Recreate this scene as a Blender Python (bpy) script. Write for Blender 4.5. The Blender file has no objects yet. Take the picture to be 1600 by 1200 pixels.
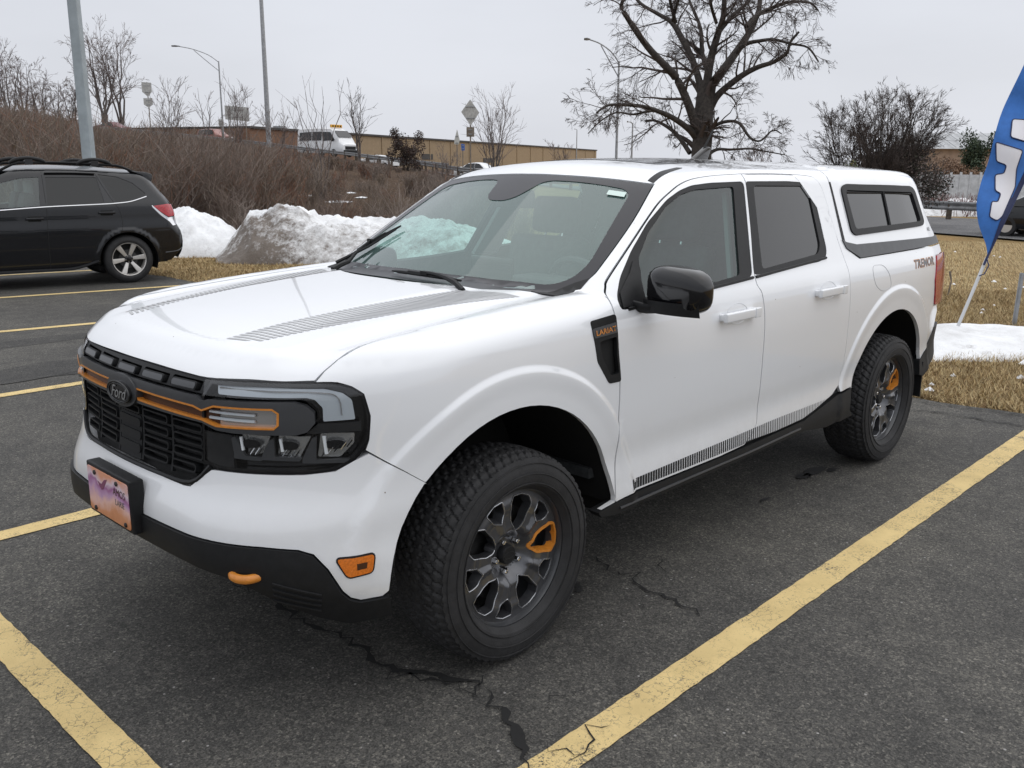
import bpy, math, random
import numpy as np
from mathutils import Vector, Matrix
from mathutils.geometry import delaunay_2d_cdt
R_ = math.radians
rng = np.random.default_rng(7)
sc = bpy.context.scene
COL = sc.collection
# ---------------------------------------------------------------- camera
CAM = np.array([2.0918, 2.8827, 1.6516]); YAW, PIT, ROL, FPX = 3.9067, -.23176, .00404, 1432.5
cd = bpy.data.cameras.new('camera'); cam = bpy.data.objects.new('camera', cd); COL.objects.link(cam)
cd.sensor_width = 36; cd.lens = 36*FPX/1600; cd.clip_start = .05; cd.clip_end = 4000
D_ = np.array([math.cos(YAW)*math.cos(PIT), math.sin(YAW)*math.cos(PIT), math.sin(PIT)])
_r = np.cross(D_, [0, 0, 1]); _r /= np.linalg.norm(_r); _u = np.cross(_r, D_)
R2 = _r*math.cos(ROL)+_u*math.sin(ROL); U2 = -_r*math.sin(ROL)+_u*math.cos(ROL)
cam.matrix_world = Matrix(((R2[0], U2[0], -D_[0], CAM[0]), (R2[1], U2[1], -D_[1], CAM[1]), (R2[2], U2[2], -D_[2], CAM[2]), (0, 0, 0, 1)))
sc.camera = cam
# ---------------------------------------------------------------- world (overcast) and sun
SUN_EL, SUN_AZ = R_(58), R_(150)
w = bpy.data.worlds.new('World'); sc.world = w; w.use_nodes = True
nt = w.node_tree; nt.nodes.clear()
def nd(t, **k):
    n = nt.nodes.new(t)
    for a, b in k.items(): setattr(n, a, b)
    return n
out = nd('ShaderNodeOutputWorld'); bg = nd('ShaderNodeBackground'); bg.inputs[1].default_value = .1
sky = nd('ShaderNodeTexSky', sky_type='NISHITA', sun_disc=False, sun_elevation=SUN_EL, sun_rotation=R_(90)-SUN_AZ)
sky.dust_density = 4; sky.air_density = 1.2
tc = nd('ShaderNodeTexCoord'); sep = nd('ShaderNodeSeparateXYZ'); nt.links.new(tc.outputs['Generated'], sep.inputs[0])
rmp = nd('ShaderNodeValToRGB'); nt.links.new(sep.outputs[2], rmp.inputs[0])
cr = rmp.color_ramp; cr.elements[0].position = 0; cr.elements[0].color = (.585, .602, .648, 1)
cr.elements[1].position = 1; cr.elements[1].color = (1.0, 1.01, 1.04, 1)
e = cr.elements.new(.2); e.color = (.575, .592, .64, 1)
e = cr.elements.new(.5); e.color = (.78, .80, .85, 1)
ns = nd('ShaderNodeTexNoise'); ns.inputs['Scale'].default_value = 2.2; ns.inputs['Detail'].default_value = 5
mpg = nd('ShaderNodeMapping'); mpg.inputs['Scale'].default_value = (1, 1, 3.5)
nt.links.new(tc.outputs['Generated'], mpg.inputs[0]); nt.links.new(mpg.outputs[0], ns.inputs['Vector'])
r2 = nd('ShaderNodeMapRange'); r2.inputs[1].default_value = .3; r2.inputs[2].default_value = .7; r2.inputs[3].default_value = 9.3; r2.inputs[4].default_value = 10.5
nt.links.new(ns.outputs[0], r2.inputs[0])
sc1 = nd('ShaderNodeVectorMath', operation='SCALE'); nt.links.new(rmp.outputs[0], sc1.inputs[0]); nt.links.new(r2.outputs[0], sc1.inputs['Scale'])
mx = nd('ShaderNodeMix', data_type='RGBA'); mx.inputs[0].default_value = .06
nt.links.new(sc1.outputs[0], mx.inputs[6]); nt.links.new(sky.outputs[0], mx.inputs[7])
nt.links.new(mx.outputs[2], bg.inputs[0]); nt.links.new(bg.outputs[0], out.inputs[0])
sd = bpy.data.lights.new('sun', 'SUN'); sd.energy = .7; sd.angle = R_(110); sd.color = (1, .98, .95)
so = bpy.data.objects.new('sun', sd); COL.objects.link(so)
sv = Vector((math.cos(SUN_EL)*math.cos(SUN_AZ), math.cos(SUN_EL)*math.sin(SUN_AZ), math.sin(SUN_EL)))
so.rotation_euler = sv.to_track_quat('Z', 'Y').to_euler()
sc.view_settings.view_transform = 'Standard'; sc.view_settings.look = 'None'
sc.view_settings.exposure = 0.38; sc.view_settings.gamma = 1
sc.cycles.max_bounces = 10; sc.cycles.transparent_max_bounces = 24
# ---------------------------------------------------------------- materials
def mat(name, col, rough=.5, metal=0, coat=0, nscale=0, namt=.12, bump=0, bscale=60, spec=.5, coords='Object', col2=None, nlo=.4, nhi=.6, emit=0):
    m = bpy.data.materials.new(name); m.use_nodes = True; n = m.node_tree; b = n.nodes['Principled BSDF']
    b.inputs['Base Color'].default_value = (*col, 1); b.inputs['Roughness'].default_value = rough; b.inputs['Metallic'].default_value = metal
    b.inputs['Coat Weight'].default_value = coat; b.inputs['Coat Roughness'].default_value = .03; b.inputs['Specular IOR Level'].default_value = spec
    if nscale or bump:
        t = n.nodes.new('ShaderNodeTexCoord')
    if nscale:
        x = n.nodes.new('ShaderNodeTexNoise'); x.inputs['Scale'].default_value = nscale; x.inputs['Detail'].default_value = 6; x.inputs['Roughness'].default_value = .65
        n.links.new(t.outputs[coords], x.inputs['Vector'])
        r = n.nodes.new('ShaderNodeValToRGB'); n.links.new(x.outputs[0], r.inputs[0])
        c2 = col2 if col2 else tuple(c*(1-namt) for c in col)
        c1 = col if col2 else tuple(min(1, c*(1+namt)) for c in col)
        r.color_ramp.elements[0].position = nlo; r.color_ramp.elements[0].color = (*c2, 1)
        r.color_ramp.elements[1].position = nhi; r.color_ramp.elements[1].color = (*c1, 1)
        n.links.new(r.outputs[0], b.inputs['Base Color'])
    if bump:
        x = n.nodes.new('ShaderNodeTexNoise'); x.inputs['Scale'].default_value = bscale; x.inputs['Detail'].default_value = 4
        n.links.new(t.outputs[coords], x.inputs['Vector'])
        bp = n.nodes.new('ShaderNodeBump'); bp.inputs['Strength'].default_value = bump; bp.inputs['Distance'].default_value = .01
        n.links.new(x.outputs[0], bp.inputs['Height']); n.links.new(bp.outputs[0], b.inputs['Normal'])
    return m
def glass(name, tint, refl=1.0, ior=1.5, sky_sheen=0, sheen_col=(.5, .55, .54)):
    m = bpy.data.materials.new(name); m.use_nodes = True; n = m.node_tree; n.nodes.clear()
    o = n.nodes.new('ShaderNodeOutputMaterial'); mx = n.nodes.new('ShaderNodeMixShader'); t = n.nodes.new('ShaderNodeBsdfTransparent')
    g = n.nodes.new('ShaderNodeBsdfGlossy'); f = n.nodes.new('ShaderNodeFresnel'); f.inputs[0].default_value = ior
    ge = n.nodes.new('ShaderNodeNewGeometry'); io = n.nodes.new('ShaderNodeMapRange'); io.inputs[3].default_value = ior; io.inputs[4].default_value = 1/ior
    n.links.new(ge.outputs['Backfacing'], io.inputs[0]); n.links.new(io.outputs[0], f.inputs[0])
    t.inputs[0].default_value = (*tint, 1); g.inputs[0].default_value = (refl, refl, refl, 1); g.inputs['Roughness'].default_value = .01
    n.links.new(f.outputs[0], mx.inputs[0]); n.links.new(t.outputs[0], mx.inputs[1]); n.links.new(g.outputs[0], mx.inputs[2]); 
    if sky_sheen:  # diffuse layer paints the milky sky reflection into the glass colour
        d = n.nodes.new('ShaderNodeBsdfDiffuse'); d.inputs[0].default_value = (*sheen_col, 1); m2 = n.nodes.new('ShaderNodeMixShader'); m2.inputs[0].default_value = sky_sheen
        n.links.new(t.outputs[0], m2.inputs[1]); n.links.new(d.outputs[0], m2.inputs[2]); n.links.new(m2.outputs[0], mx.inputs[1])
    n.links.new(mx.outputs[0], o.inputs[0])
    return m
M = {}
def paint_mat():
    m = bpy.data.materials.new('white_paint'); m.use_nodes = True; n = m.node_tree; b = n.nodes['Principled BSDF']; b.inputs['Roughness'].default_value = .30; b.inputs['Coat Weight'].default_value = 1; b.inputs['Coat Roughness'].default_value = .025; b.inputs['Coat IOR'].default_value = 1.6
    t = n.nodes.new('ShaderNodeTexCoord'); s = n.nodes.new('ShaderNodeSeparateXYZ'); n.links.new(t.outputs['Object'], s.inputs[0])
    x = n.nodes.new('ShaderNodeTexNoise'); x.inputs['Scale'].default_value = 9; x.inputs['Detail'].default_value = 9; x.inputs['Roughness'].default_value = .8; n.links.new(t.outputs['Object'], x.inputs['Vector'])
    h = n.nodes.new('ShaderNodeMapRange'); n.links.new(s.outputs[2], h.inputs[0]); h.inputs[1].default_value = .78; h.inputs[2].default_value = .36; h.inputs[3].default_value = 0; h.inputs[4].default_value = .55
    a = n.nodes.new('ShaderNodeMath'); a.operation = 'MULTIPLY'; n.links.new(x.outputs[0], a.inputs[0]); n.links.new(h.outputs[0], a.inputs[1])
    mx = n.nodes.new('ShaderNodeMix'); mx.data_type = 'RGBA'; n.links.new(a.outputs[0], mx.inputs[0]); mx.inputs[6].default_value = (.81, .825, .845, 1); mx.inputs[7].default_value = (.36, .34, .31, 1); n.links.new(mx.outputs[2], b.inputs['Base Color'])  # brown noise growing downwards paints the dark ground reflection into the base colour
    y = n.nodes.new('ShaderNodeTexVoronoi'); y.inputs['Scale'].default_value = 55; n.links.new(t.outputs['Object'], y.inputs['Vector']); c = n.nodes.new('ShaderNodeSeparateColor'); n.links.new(y.outputs['Color'], c.inputs[0])
    g1 = n.nodes.new('ShaderNodeMath'); g1.operation = 'GREATER_THAN'; g1.inputs[1].default_value = .9945; n.links.new(c.outputs[0], g1.inputs[0]); g2 = n.nodes.new('ShaderNodeMath'); g2.operation = 'LESS_THAN'; g2.inputs[1].default_value = .14; n.links.new(y.outputs['Distance'], g2.inputs[0])
    g3 = n.nodes.new('ShaderNodeMath'); g3.operation = 'MULTIPLY'; n.links.new(g1.outputs[0], g3.inputs[0]); n.links.new(g2.outputs[0], g3.inputs[1]); m3 = n.nodes.new('ShaderNodeMix'); m3.data_type = 'RGBA'; n.links.new(g3.outputs[0], m3.inputs[0]); n.links.new(mx.outputs[2], m3.inputs[6]); m3.inputs[7].default_value = (.25, .22, .19, 1); n.links.new(m3.outputs[2], b.inputs['Base Color'])
    r = n.nodes.new('ShaderNodeMath'); r.operation = 'MULTIPLY_ADD'; n.links.new(a.outputs[0], r.inputs[0]); r.inputs[1].default_value = .9; r.inputs[2].default_value = .025; n.links.new(r.outputs[0], b.inputs['Coat Roughness'])
    return m
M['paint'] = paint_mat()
M['plastic'] = mat('black_plastic', (.009, .0095, .0105), .55, spec=.32, nscale=40, namt=.15, bump=.05, bscale=400)
M['gloss'] = mat('gloss_black', (.005, .005, .006), .10, 0, .25, spec=.4)
M['dark'] = mat('dark_void', (.006, .006, .006), .8)
M['gun'] = mat('gunmetal_paint', (.052, .054, .058), .38, .3, .3)
M['orange'] = mat('orange_paint', (.55, .20, .025), .4, 0, .2, nscale=60, namt=.08)
M['bronze'] = mat('dark_bronze', (.075, .03, .012), .35, .3)
M['chrome'] = mat('chrome', (.75, .75, .76), .12, 1)
M['reflector'] = mat('lamp_reflector', (.50, .50, .49), .2, .75)
M['drl'] = mat('lamp_diffuser', (.42, .46, .49), .15, 0, .8)
M['lens'] = glass('clear_lens', (.93, .94, .95))
M['amber'] = mat('amber_lens', (.62, .16, .015), .22, 0, .6, nscale=160, namt=.15)
M['red'] = mat('red_lens', (.42, .02, .03), .15, 0, .8, nscale=60, namt=.3)
M['wsglass'] = glass('windshield_glass', (.78, .91, .87), ior=1.7, sky_sheen=.18, sheen_col=(.36, .58, .54))
M['dglass'] = glass('door_glass', (.52, .72, .68), ior=1.55, sky_sheen=.05, sheen_col=(.30, .48, .46))
M['pglass'] = glass('privacy_glass', (.04, .042, .045), ior=1.52, sky_sheen=.03, sheen_col=(.3, .32, .34))
M['frit'] = mat('windshield_frit', (.012, .012, .017), .3, spec=.45)
M['rubber'] = mat('tyre_rubber', (.017, .017, .018), .72, nscale=12, namt=.25, bump=.15, bscale=150)
M['rimedge'] = mat('alloy_edge_highlight', (.34, .345, .36), .25, .8)  # paler than the rim alloy: light caught on spoke edges, painted in
M['rim'] = mat('dark_alloy', (.085, .087, .094), .30, .6, .5, nscale=30, namt=.1)
M['steel'] = mat('dark_steel', (.06, .06, .06), .5, .8, nscale=40, namt=.3)
M['int'] = mat('cabin_trim', (.045, .048, .05), .65, nscale=30, namt=.2, bump=.05, bscale=200)
M['int2'] = mat('cabin_pillar_trim', (.30, .32, .32), .7)
M['grey'] = mat('dark_grey_trim', (.055, .058, .063), .45, nscale=25, namt=.1)
M['white'] = mat('white_plastic', (.75, .77, .78), .4)
M['label'] = mat('pale_sticker', (.62, .75, .70), .5)
M['signgrey'] = mat('seam_grey', (.22, .22, .23), .6)
M['seam'] = mat('faint_seam', (.42, .43, .44), .6)
M['decal'] = mat('grey_decal', (.42, .425, .43), .4)
# ---------------------------------------------------------------- helpers
def tag(o, label=None, cat=None, group=None, kind=None):
    if label: o['label'] = label
    if cat: o['category'] = cat
    if group: o['group'] = group
    if kind: o['kind'] = kind
    return o
def empty(name, loc=(0, 0, 0), rz=0, label=None, cat=None, group=None, parent=None):
    o = bpy.data.objects.new(name, None); COL.objects.link(o); o.location = loc; o.rotation_euler = (0, 0, rz); o.empty_display_size = .2
    if parent: o.parent = parent
    return tag(o, label, cat, group)
def link(name, me, m, parent=None):
    o = bpy.data.objects.new(name, me); COL.objects.link(o)
    if m is not None: me.materials.append(m)
    if parent is not None: o.parent = parent
    return o
def clone(o, parent=None):
    c = o.copy(); COL.objects.link(c)
    if parent is not None: c.parent = parent
    for ch in list(o.children): clone(ch, c)
    return c
class MB:
    def __init__(s): s.v = []; s.f = []
    def add(s, v, f):
        b = len(s.v); s.v += [tuple(map(float, p)) for p in v]; s.f += [tuple(b+i for i in q) for q in f]; return s
    def box(s, c, d, rz=0, rx=0, ry=0, taper=1):
        mt = Matrix.Rotation(rz, 3, 'Z') @ Matrix.Rotation(ry, 3, 'Y') @ Matrix.Rotation(rx, 3, 'X'); v = []
        for z in (-.5, .5):
            k = taper if z > 0 else 1
            for x, y in ((-.5, -.5), (.5, -.5), (.5, .5), (-.5, .5)): v.append(Vector(c)+mt @ Vector((x*d[0]*k, y*d[1]*k, z*d[2])))
        return s.add(v, [(3, 2, 1, 0), (4, 5, 6, 7), (0, 1, 5, 4), (1, 2, 6, 5), (2, 3, 7, 6), (3, 0, 4, 7)])
    def tube(s, pts, r, n=8, caps=True, flat=1):
        pts = [Vector(p) for p in pts]; rs = r if hasattr(r, '__len__') else [r]*len(pts); v = []; f = []; pa = None
        for i, p in enumerate(pts):
            t = (pts[min(i+1, len(pts)-1)]-pts[max(i-1, 0)]).normalized()
            if pa is None: pa = t.orthogonal().normalized()
            pa = (pa-t*pa.dot(t)).normalized(); pb = t.cross(pa)
            for k in range(n):
                a = 2*math.pi*k/n; v.append(p+(pa*math.cos(a)+pb*math.sin(a)*flat)*rs[i])
        for i in range(len(pts)-1):
            for k in range(n): f.append((i*n+k, i*n+(k+1) % n, (i+1)*n+(k+1) % n, (i+1)*n+k))
        if caps: f.append(tuple(range(n-1, -1, -1))); f.append(tuple((len(pts)-1)*n+k for k in range(n)))
        return s.add(v, f)
    def lathe(s, prof, n=48, axis='y', c=(0, 0, 0)):
        v = []; f = []
        for h, r in prof:
            for k in range(n):
                a = 2*math.pi*k/n; x, z = r*math.cos(a), r*math.sin(a)
                v.append((c[0]+x, c[1]+h, c[2]+z) if axis == 'y' else (c[0]+h, c[1]+x, c[2]+z) if axis == 'x' else (c[0]+x, c[1]+z, c[2]+h))
        for i in range(len(prof)-1):
            for k in range(n):
                q = (i*n+k, i*n+(k+1) % n, (i+1)*n+(k+1) % n, (i+1)*n+k); f.append(q if axis != 'z' else q[::-1])
        return s.add(v, f)
    def poly(s, pts, ext):
        n = len(pts); e = Vector(ext); v = [Vector(p) for p in pts]+[Vector(p)+e for p in pts]
        return s.add(v, [tuple(range(n-1, -1, -1)), tuple(range(n, 2*n))]+[(i, (i+1) % n, n+(i+1) % n, n+i) for i in range(n)])
    def grid(s, P, wrap=False):
        a, b = P.shape[:2]; f = []
        for i in range(a-1):
            for j in range(b if wrap else b-1): f.append((i*b+j, i*b+(j+1) % b, (i+1)*b+(j+1) % b, (i+1)*b+j))
        return s.add(P.reshape(-1, 3), f)
    def build(s, name, m, parent=None, smooth=40, bevel=0, fix=True):
        me = bpy.data.meshes.new(name); me.from_pydata(s.v, [], s.f)
        import bmesh
        bm = bmesh.new(); bm.from_mesh(me)
        if fix: bmesh.ops.recalc_face_normals(bm, faces=bm.faces)
        if bevel:
            es = [e for e in bm.edges if len(e.link_faces) == 2 and e.calc_face_angle(0) > .6]
            bmesh.ops.bevel(bm, geom=es, offset=bevel, segments=3, affect='EDGES', profile=.6, clamp_overlap=True)
        bm.to_mesh(me); bm.free()
        if smooth:
            me.shade_smooth(); me.set_sharp_from_angle(angle=R_(smooth))
        return link(name, me, m, parent)
def fastmesh(name, V, Fq, mats, parent=None, smooth=False, midx=None):
    """big mesh from numpy arrays, faces all with the same corner count"""
    me = bpy.data.meshes.new(name); V = np.asarray(V, np.float32); Fq = np.asarray(Fq, np.int32); k = Fq.shape[1]
    me.vertices.add(len(V)); me.vertices.foreach_set('co', V.ravel())
    me.loops.add(Fq.size); me.loops.foreach_set('vertex_index', Fq.ravel())
    me.polygons.add(len(Fq)); me.polygons.foreach_set('loop_start', np.arange(0, Fq.size, k, dtype=np.int32))
    if midx is not None: me.polygons.foreach_set('material_index', np.asarray(midx, np.int32))
    me.update(calc_edges=True); me.validate()
    if smooth: me.shade_smooth()
    o = bpy.data.objects.new(name, me); COL.objects.link(o)
    for m in (mats if isinstance(mats, (list, tuple)) else [mats]): me.materials.append(m)
    if parent is not None: o.parent = parent
    return o
def tubes(P, Rr, n=3):
    """P (N,K,3) polylines, Rr (N,K) radii -> verts, quads"""
    N_, K = P.shape[:2]; T = np.gradient(P, axis=1); T /= np.linalg.norm(T, axis=2, keepdims=True)+1e-9
    ref = np.where(np.abs(T[..., 2:3]) > .8, np.array([1., 0, 0]), np.array([0, 0, 1.]))
    A = np.cross(T, ref); A /= np.linalg.norm(A, axis=2, keepdims=True)+1e-9; B = np.cross(T, A)
    an = np.arange(n)*2*np.pi/n
    V = P[:, :, None]+Rr[:, :, None, None]*(A[:, :, None]*np.cos(an)[None, None, :, None]+B[:, :, None]*np.sin(an)[None, None, :, None])
    ix = np.arange(N_*K*n).reshape(N_, K, n); nx = np.roll(ix, -1, axis=2)
    Q = np.stack([ix[:, :-1], nx[:, :-1], nx[:, 1:], ix[:, 1:]], -1).reshape(-1, 4)
    return V.reshape(-1, 3), Q
# ---------------------------------------------------------------- pickup body: one smooth implicit surface that every panel lies on
LUT = {}
def itp(x, pts):
    """smooth curve through the knots, from a dense table"""
    k = id(pts)
    if k not in LUT:
        p = np.array(pts, float); xs, ys = p[:, 0], p[:, 1]; X = np.linspace(xs[0], xs[-1], 3000)
        i = np.clip(np.searchsorted(xs, X, side='right')-1, 0, len(xs)-2); m = np.gradient(ys, xs); h = xs[i+1]-xs[i]; t = (X-xs[i])/h
        LUT[k] = (X, (2*t**3-3*t**2+1)*ys[i]+(t**3-2*t**2+t)*h*m[i]+(-2*t**3+3*t**2)*ys[i+1]+(t**3-t**2)*h*m[i+1], pts)
    return np.interp(x, LUT[k][0], LUT[k][1])
def sst(a,b,x):
    t=np.minimum(np.maximum((x-a)/(b-a),0),1);return t*t*(3-2*t)
def rmax(a,b,r):
    u=a+r;v=b+r
    return np.where((u>0)&(v>0),np.hypot(np.maximum(u,0),np.maximum(v,0))-r,np.maximum(a,b))
def smin(a,b,k):
    h=np.clip(.5+.5*(b-a)/k,0,1);return b*(1-h)+a*h-k*h*(1-h)
LP=[(.2,.86),(.36,.900),(.43,.905),(.5,.897),(.58,.888),(.68,.896),(.85,.906),(.97,.908),(1.07,.901),(1.14,.888),(1.2,.862),(1.3,.822),(1.4,.783),(1.5,.744),(1.6,.704),(1.75,.64)]
PP=[(-4.2,-.16),(-4.05,-.10),(-3.9,-.055),(-3.7,-.02),(-3.45,-.004),(-3.2,0),(-2.5,0),(-1.4,.004),(-.5,0),(0,-.002),(.4,-.012),(.9,-.03)]
WX,ZC=-3.076,.362
CX,CZ=.30,.55
def YS(x,z):
    y=itp(z,LP)+itp(x,PP)
    for wx in (0,WX):
        r=np.hypot(x-wx,z-ZC)
        y=y+.010*sst(.668,.640,r)-.004*sst(.640,.575,r)*sst(.30,.45,z)
    y=y-.05*sst(1.2,1.6,z)*sst(-1.9,-.5,x)*.3
    return y
HC=[(-.7,1.234),(-.3,1.221),(0,1.204),(.3,1.181),(.6,1.149),(.75,1.129),(.86,1.106),(1.0,1.06)]
def hood(x,y):
    z=itp(x,HC)
    z=z-.022*(y/.8)**2
    z=z-.012*sst(.56,.66,y)+.016*sst(.68,.76,y)
    z=z+.010*(1-sst(.36,.46,y))*sst(.85,.5,x)
    return z
def ws(x,y):
    s=-.28-.20*(y/.7)**2-x
    return 1.213+.60*s-.045*s*s
RC=[(-4.4,1.56),(-4.1,1.625),(-3.8,1.665),(-3.3,1.688),(-2.76,1.694),(-2.4,1.700),(-1.9,1.702),(-1.4,1.690),(-1.1,1.668),(-.8,1.63)]
def roof(x,y): return itp(x,RC)-.05*(y/.62)**2*np.where(x<-2.72,.8,1)
def ZT(x,y): return np.maximum(hood(x,y),smin(ws(x,y),roof(x,y),.05))
XFP=[(.2,.80),(.38,.895),(.46,.925),(.55,.938),(.62,.935),(.72,.905),(.8,.892),(.95,.885),(1.04,.874),(1.1,.85)]
def XF(y,z): return itp(z,XFP)-.05*(y/.5)**2*(.6+.4*sst(.5,.8,z))
XRP=[(.2,-4.02),(.4,-4.12),(.7,-4.11),(1.2,-4.06),(1.25,-3.95),(1.3,-3.90),(1.6,-3.80),(1.75,-3.72)]
def F(p):
    x,y,z=p[...,0],np.abs(p[...,1]),p[...,2]
    s=y-YS(x,z)
    f=x-XF(y,z)
    g=rmax(s,f,.46)
    g=rmax(g,itp(z,XRP)-x,.10)
    rt=.055+.03*sst(-1.0,-.2,x)+.03*sst(.5,.8,x)
    return rmax(g,z-ZT(x,y),rt)

def normal(F, p, e=2e-3):
    g = np.stack([F(p+np.eye(3)[k]*e)-F(p-np.eye(3)[k]*e) for k in range(3)], -1)
    return g/np.maximum(np.linalg.norm(g, axis=-1, keepdims=True), 1e-9)
def hit(F, o, d, t1, n=90):
    lo = np.zeros(len(o)); hi = np.full(len(o), np.nan); done = np.zeros(len(o), bool)
    for t in np.linspace(0, t1, n)[1:]:
        i = F(o+d*t) < 0; nw = i & ~done; hi[nw] = t; done |= i; lo[~done] = t
    hi[np.isnan(hi)] = t1
    for _ in range(24):
        m = (lo+hi)/2; i = F(o+d*m[:, None]) < 0; hi = np.where(i, m, hi); lo = np.where(i, lo, m)
    return o+d*((lo+hi)/2)[:, None]
class Chart:
    """maps 2D outlines onto the implicit surface F by rays; su scales the coordinates to metres"""
    def __init__(s, F, kind, su=(1, 1), c=(0, 0)): s.F = F; s.k = kind; s.su = np.array(su, float); s.c = c
    def __call__(s, a):
        u, v = a[:, 0], a[:, 1]; z = 0*u; k = s.k; c0, c1 = s.c
        if k == 'side': o, d, L = np.stack([u, z+1.3, v], -1), np.stack([z, z-1, z], -1), 1.3
        elif k == 'front': o, d, L = np.stack([z+1.3, u, v], -1), np.stack([z-1, z, z], -1), 1.3
        elif k == 'top': o, d, L = np.stack([u, v, z+2.2], -1), np.stack([z, z, z-1], -1), 2.
        elif k == 'cyl': d = -np.stack([np.cos(u), np.sin(u), z], -1); o = np.stack([z+c0, z+c1, v], -1)-1.5*d; L = 1.5
        elif k == 'pol': d = -np.stack([z, np.cos(v), np.sin(v)], -1); o = np.stack([u, z, z+c1], -1)-1.6*d; L = 1.6
        elif k == 'fan': d = -np.stack([np.cos(u), z, np.sin(u)], -1); o = np.stack([z+c0, v, z+c1], -1)-1.6*d; L = 1.6
        return hit(s.F, o, d, L)
def inpoly(p, poly):
    x, y = p[:, 0], p[:, 1]; r = np.zeros(len(p), bool); n = len(poly)
    for i in range(n):
        x1, y1 = poly[i]; x2, y2 = poly[(i+1) % n]
        c = (y1 > y) != (y2 > y); r ^= c & (x < (x2-x1)*(y-y1)/(y2-y1+1e-30)+x1)
    return r
def resample(poly, sp):
    o = []; n = len(poly)
    for i in range(n):
        a, b = poly[i], poly[(i+1) % n]; k = max(1, int(math.ceil(np.linalg.norm(b-a)/sp)))
        o += [a+(b-a)*j/k for j in range(k)]
    return np.array(o)
def rnd(poly, r, seg=4):
    """round the corners of a polygon"""
    P = np.array(poly, float); o = []; n = len(P); rr = r if hasattr(r, '__len__') else [r]*n
    for i in range(n):
        a, b, c = P[i-1], P[i], P[(i+1) % n]; l1 = np.linalg.norm(a-b); l2 = np.linalg.norm(c-b)
        k = min(rr[i], l1*.48, l2*.48)
        if k < 1e-4: o.append(b); continue
        p, q = b+(a-b)/l1*k, b+(c-b)/l2*k
        for t in np.linspace(0, 1, seg+1): o.append((1-t)**2*p+2*t*(1-t)*b+t*t*q)
    return np.array(o)
def spl(pts, n=6):
    """smooth open curve through points"""
    P = np.array(pts, float); o = []
    for i in range(len(P)-1):
        p0, p1, p2, p3 = P[max(i-1, 0)], P[i], P[i+1], P[min(i+2, len(P)-1)]
        for t in np.arange(n)/n: o.append(.5*(2*p1+(p2-p0)*t+(2*p0-5*p1+4*p2-p3)*t*t+(3*p1-p0-3*p2+p3)*t**3))
    return np.array(o+[P[-1]])
CACHE = {}
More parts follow.
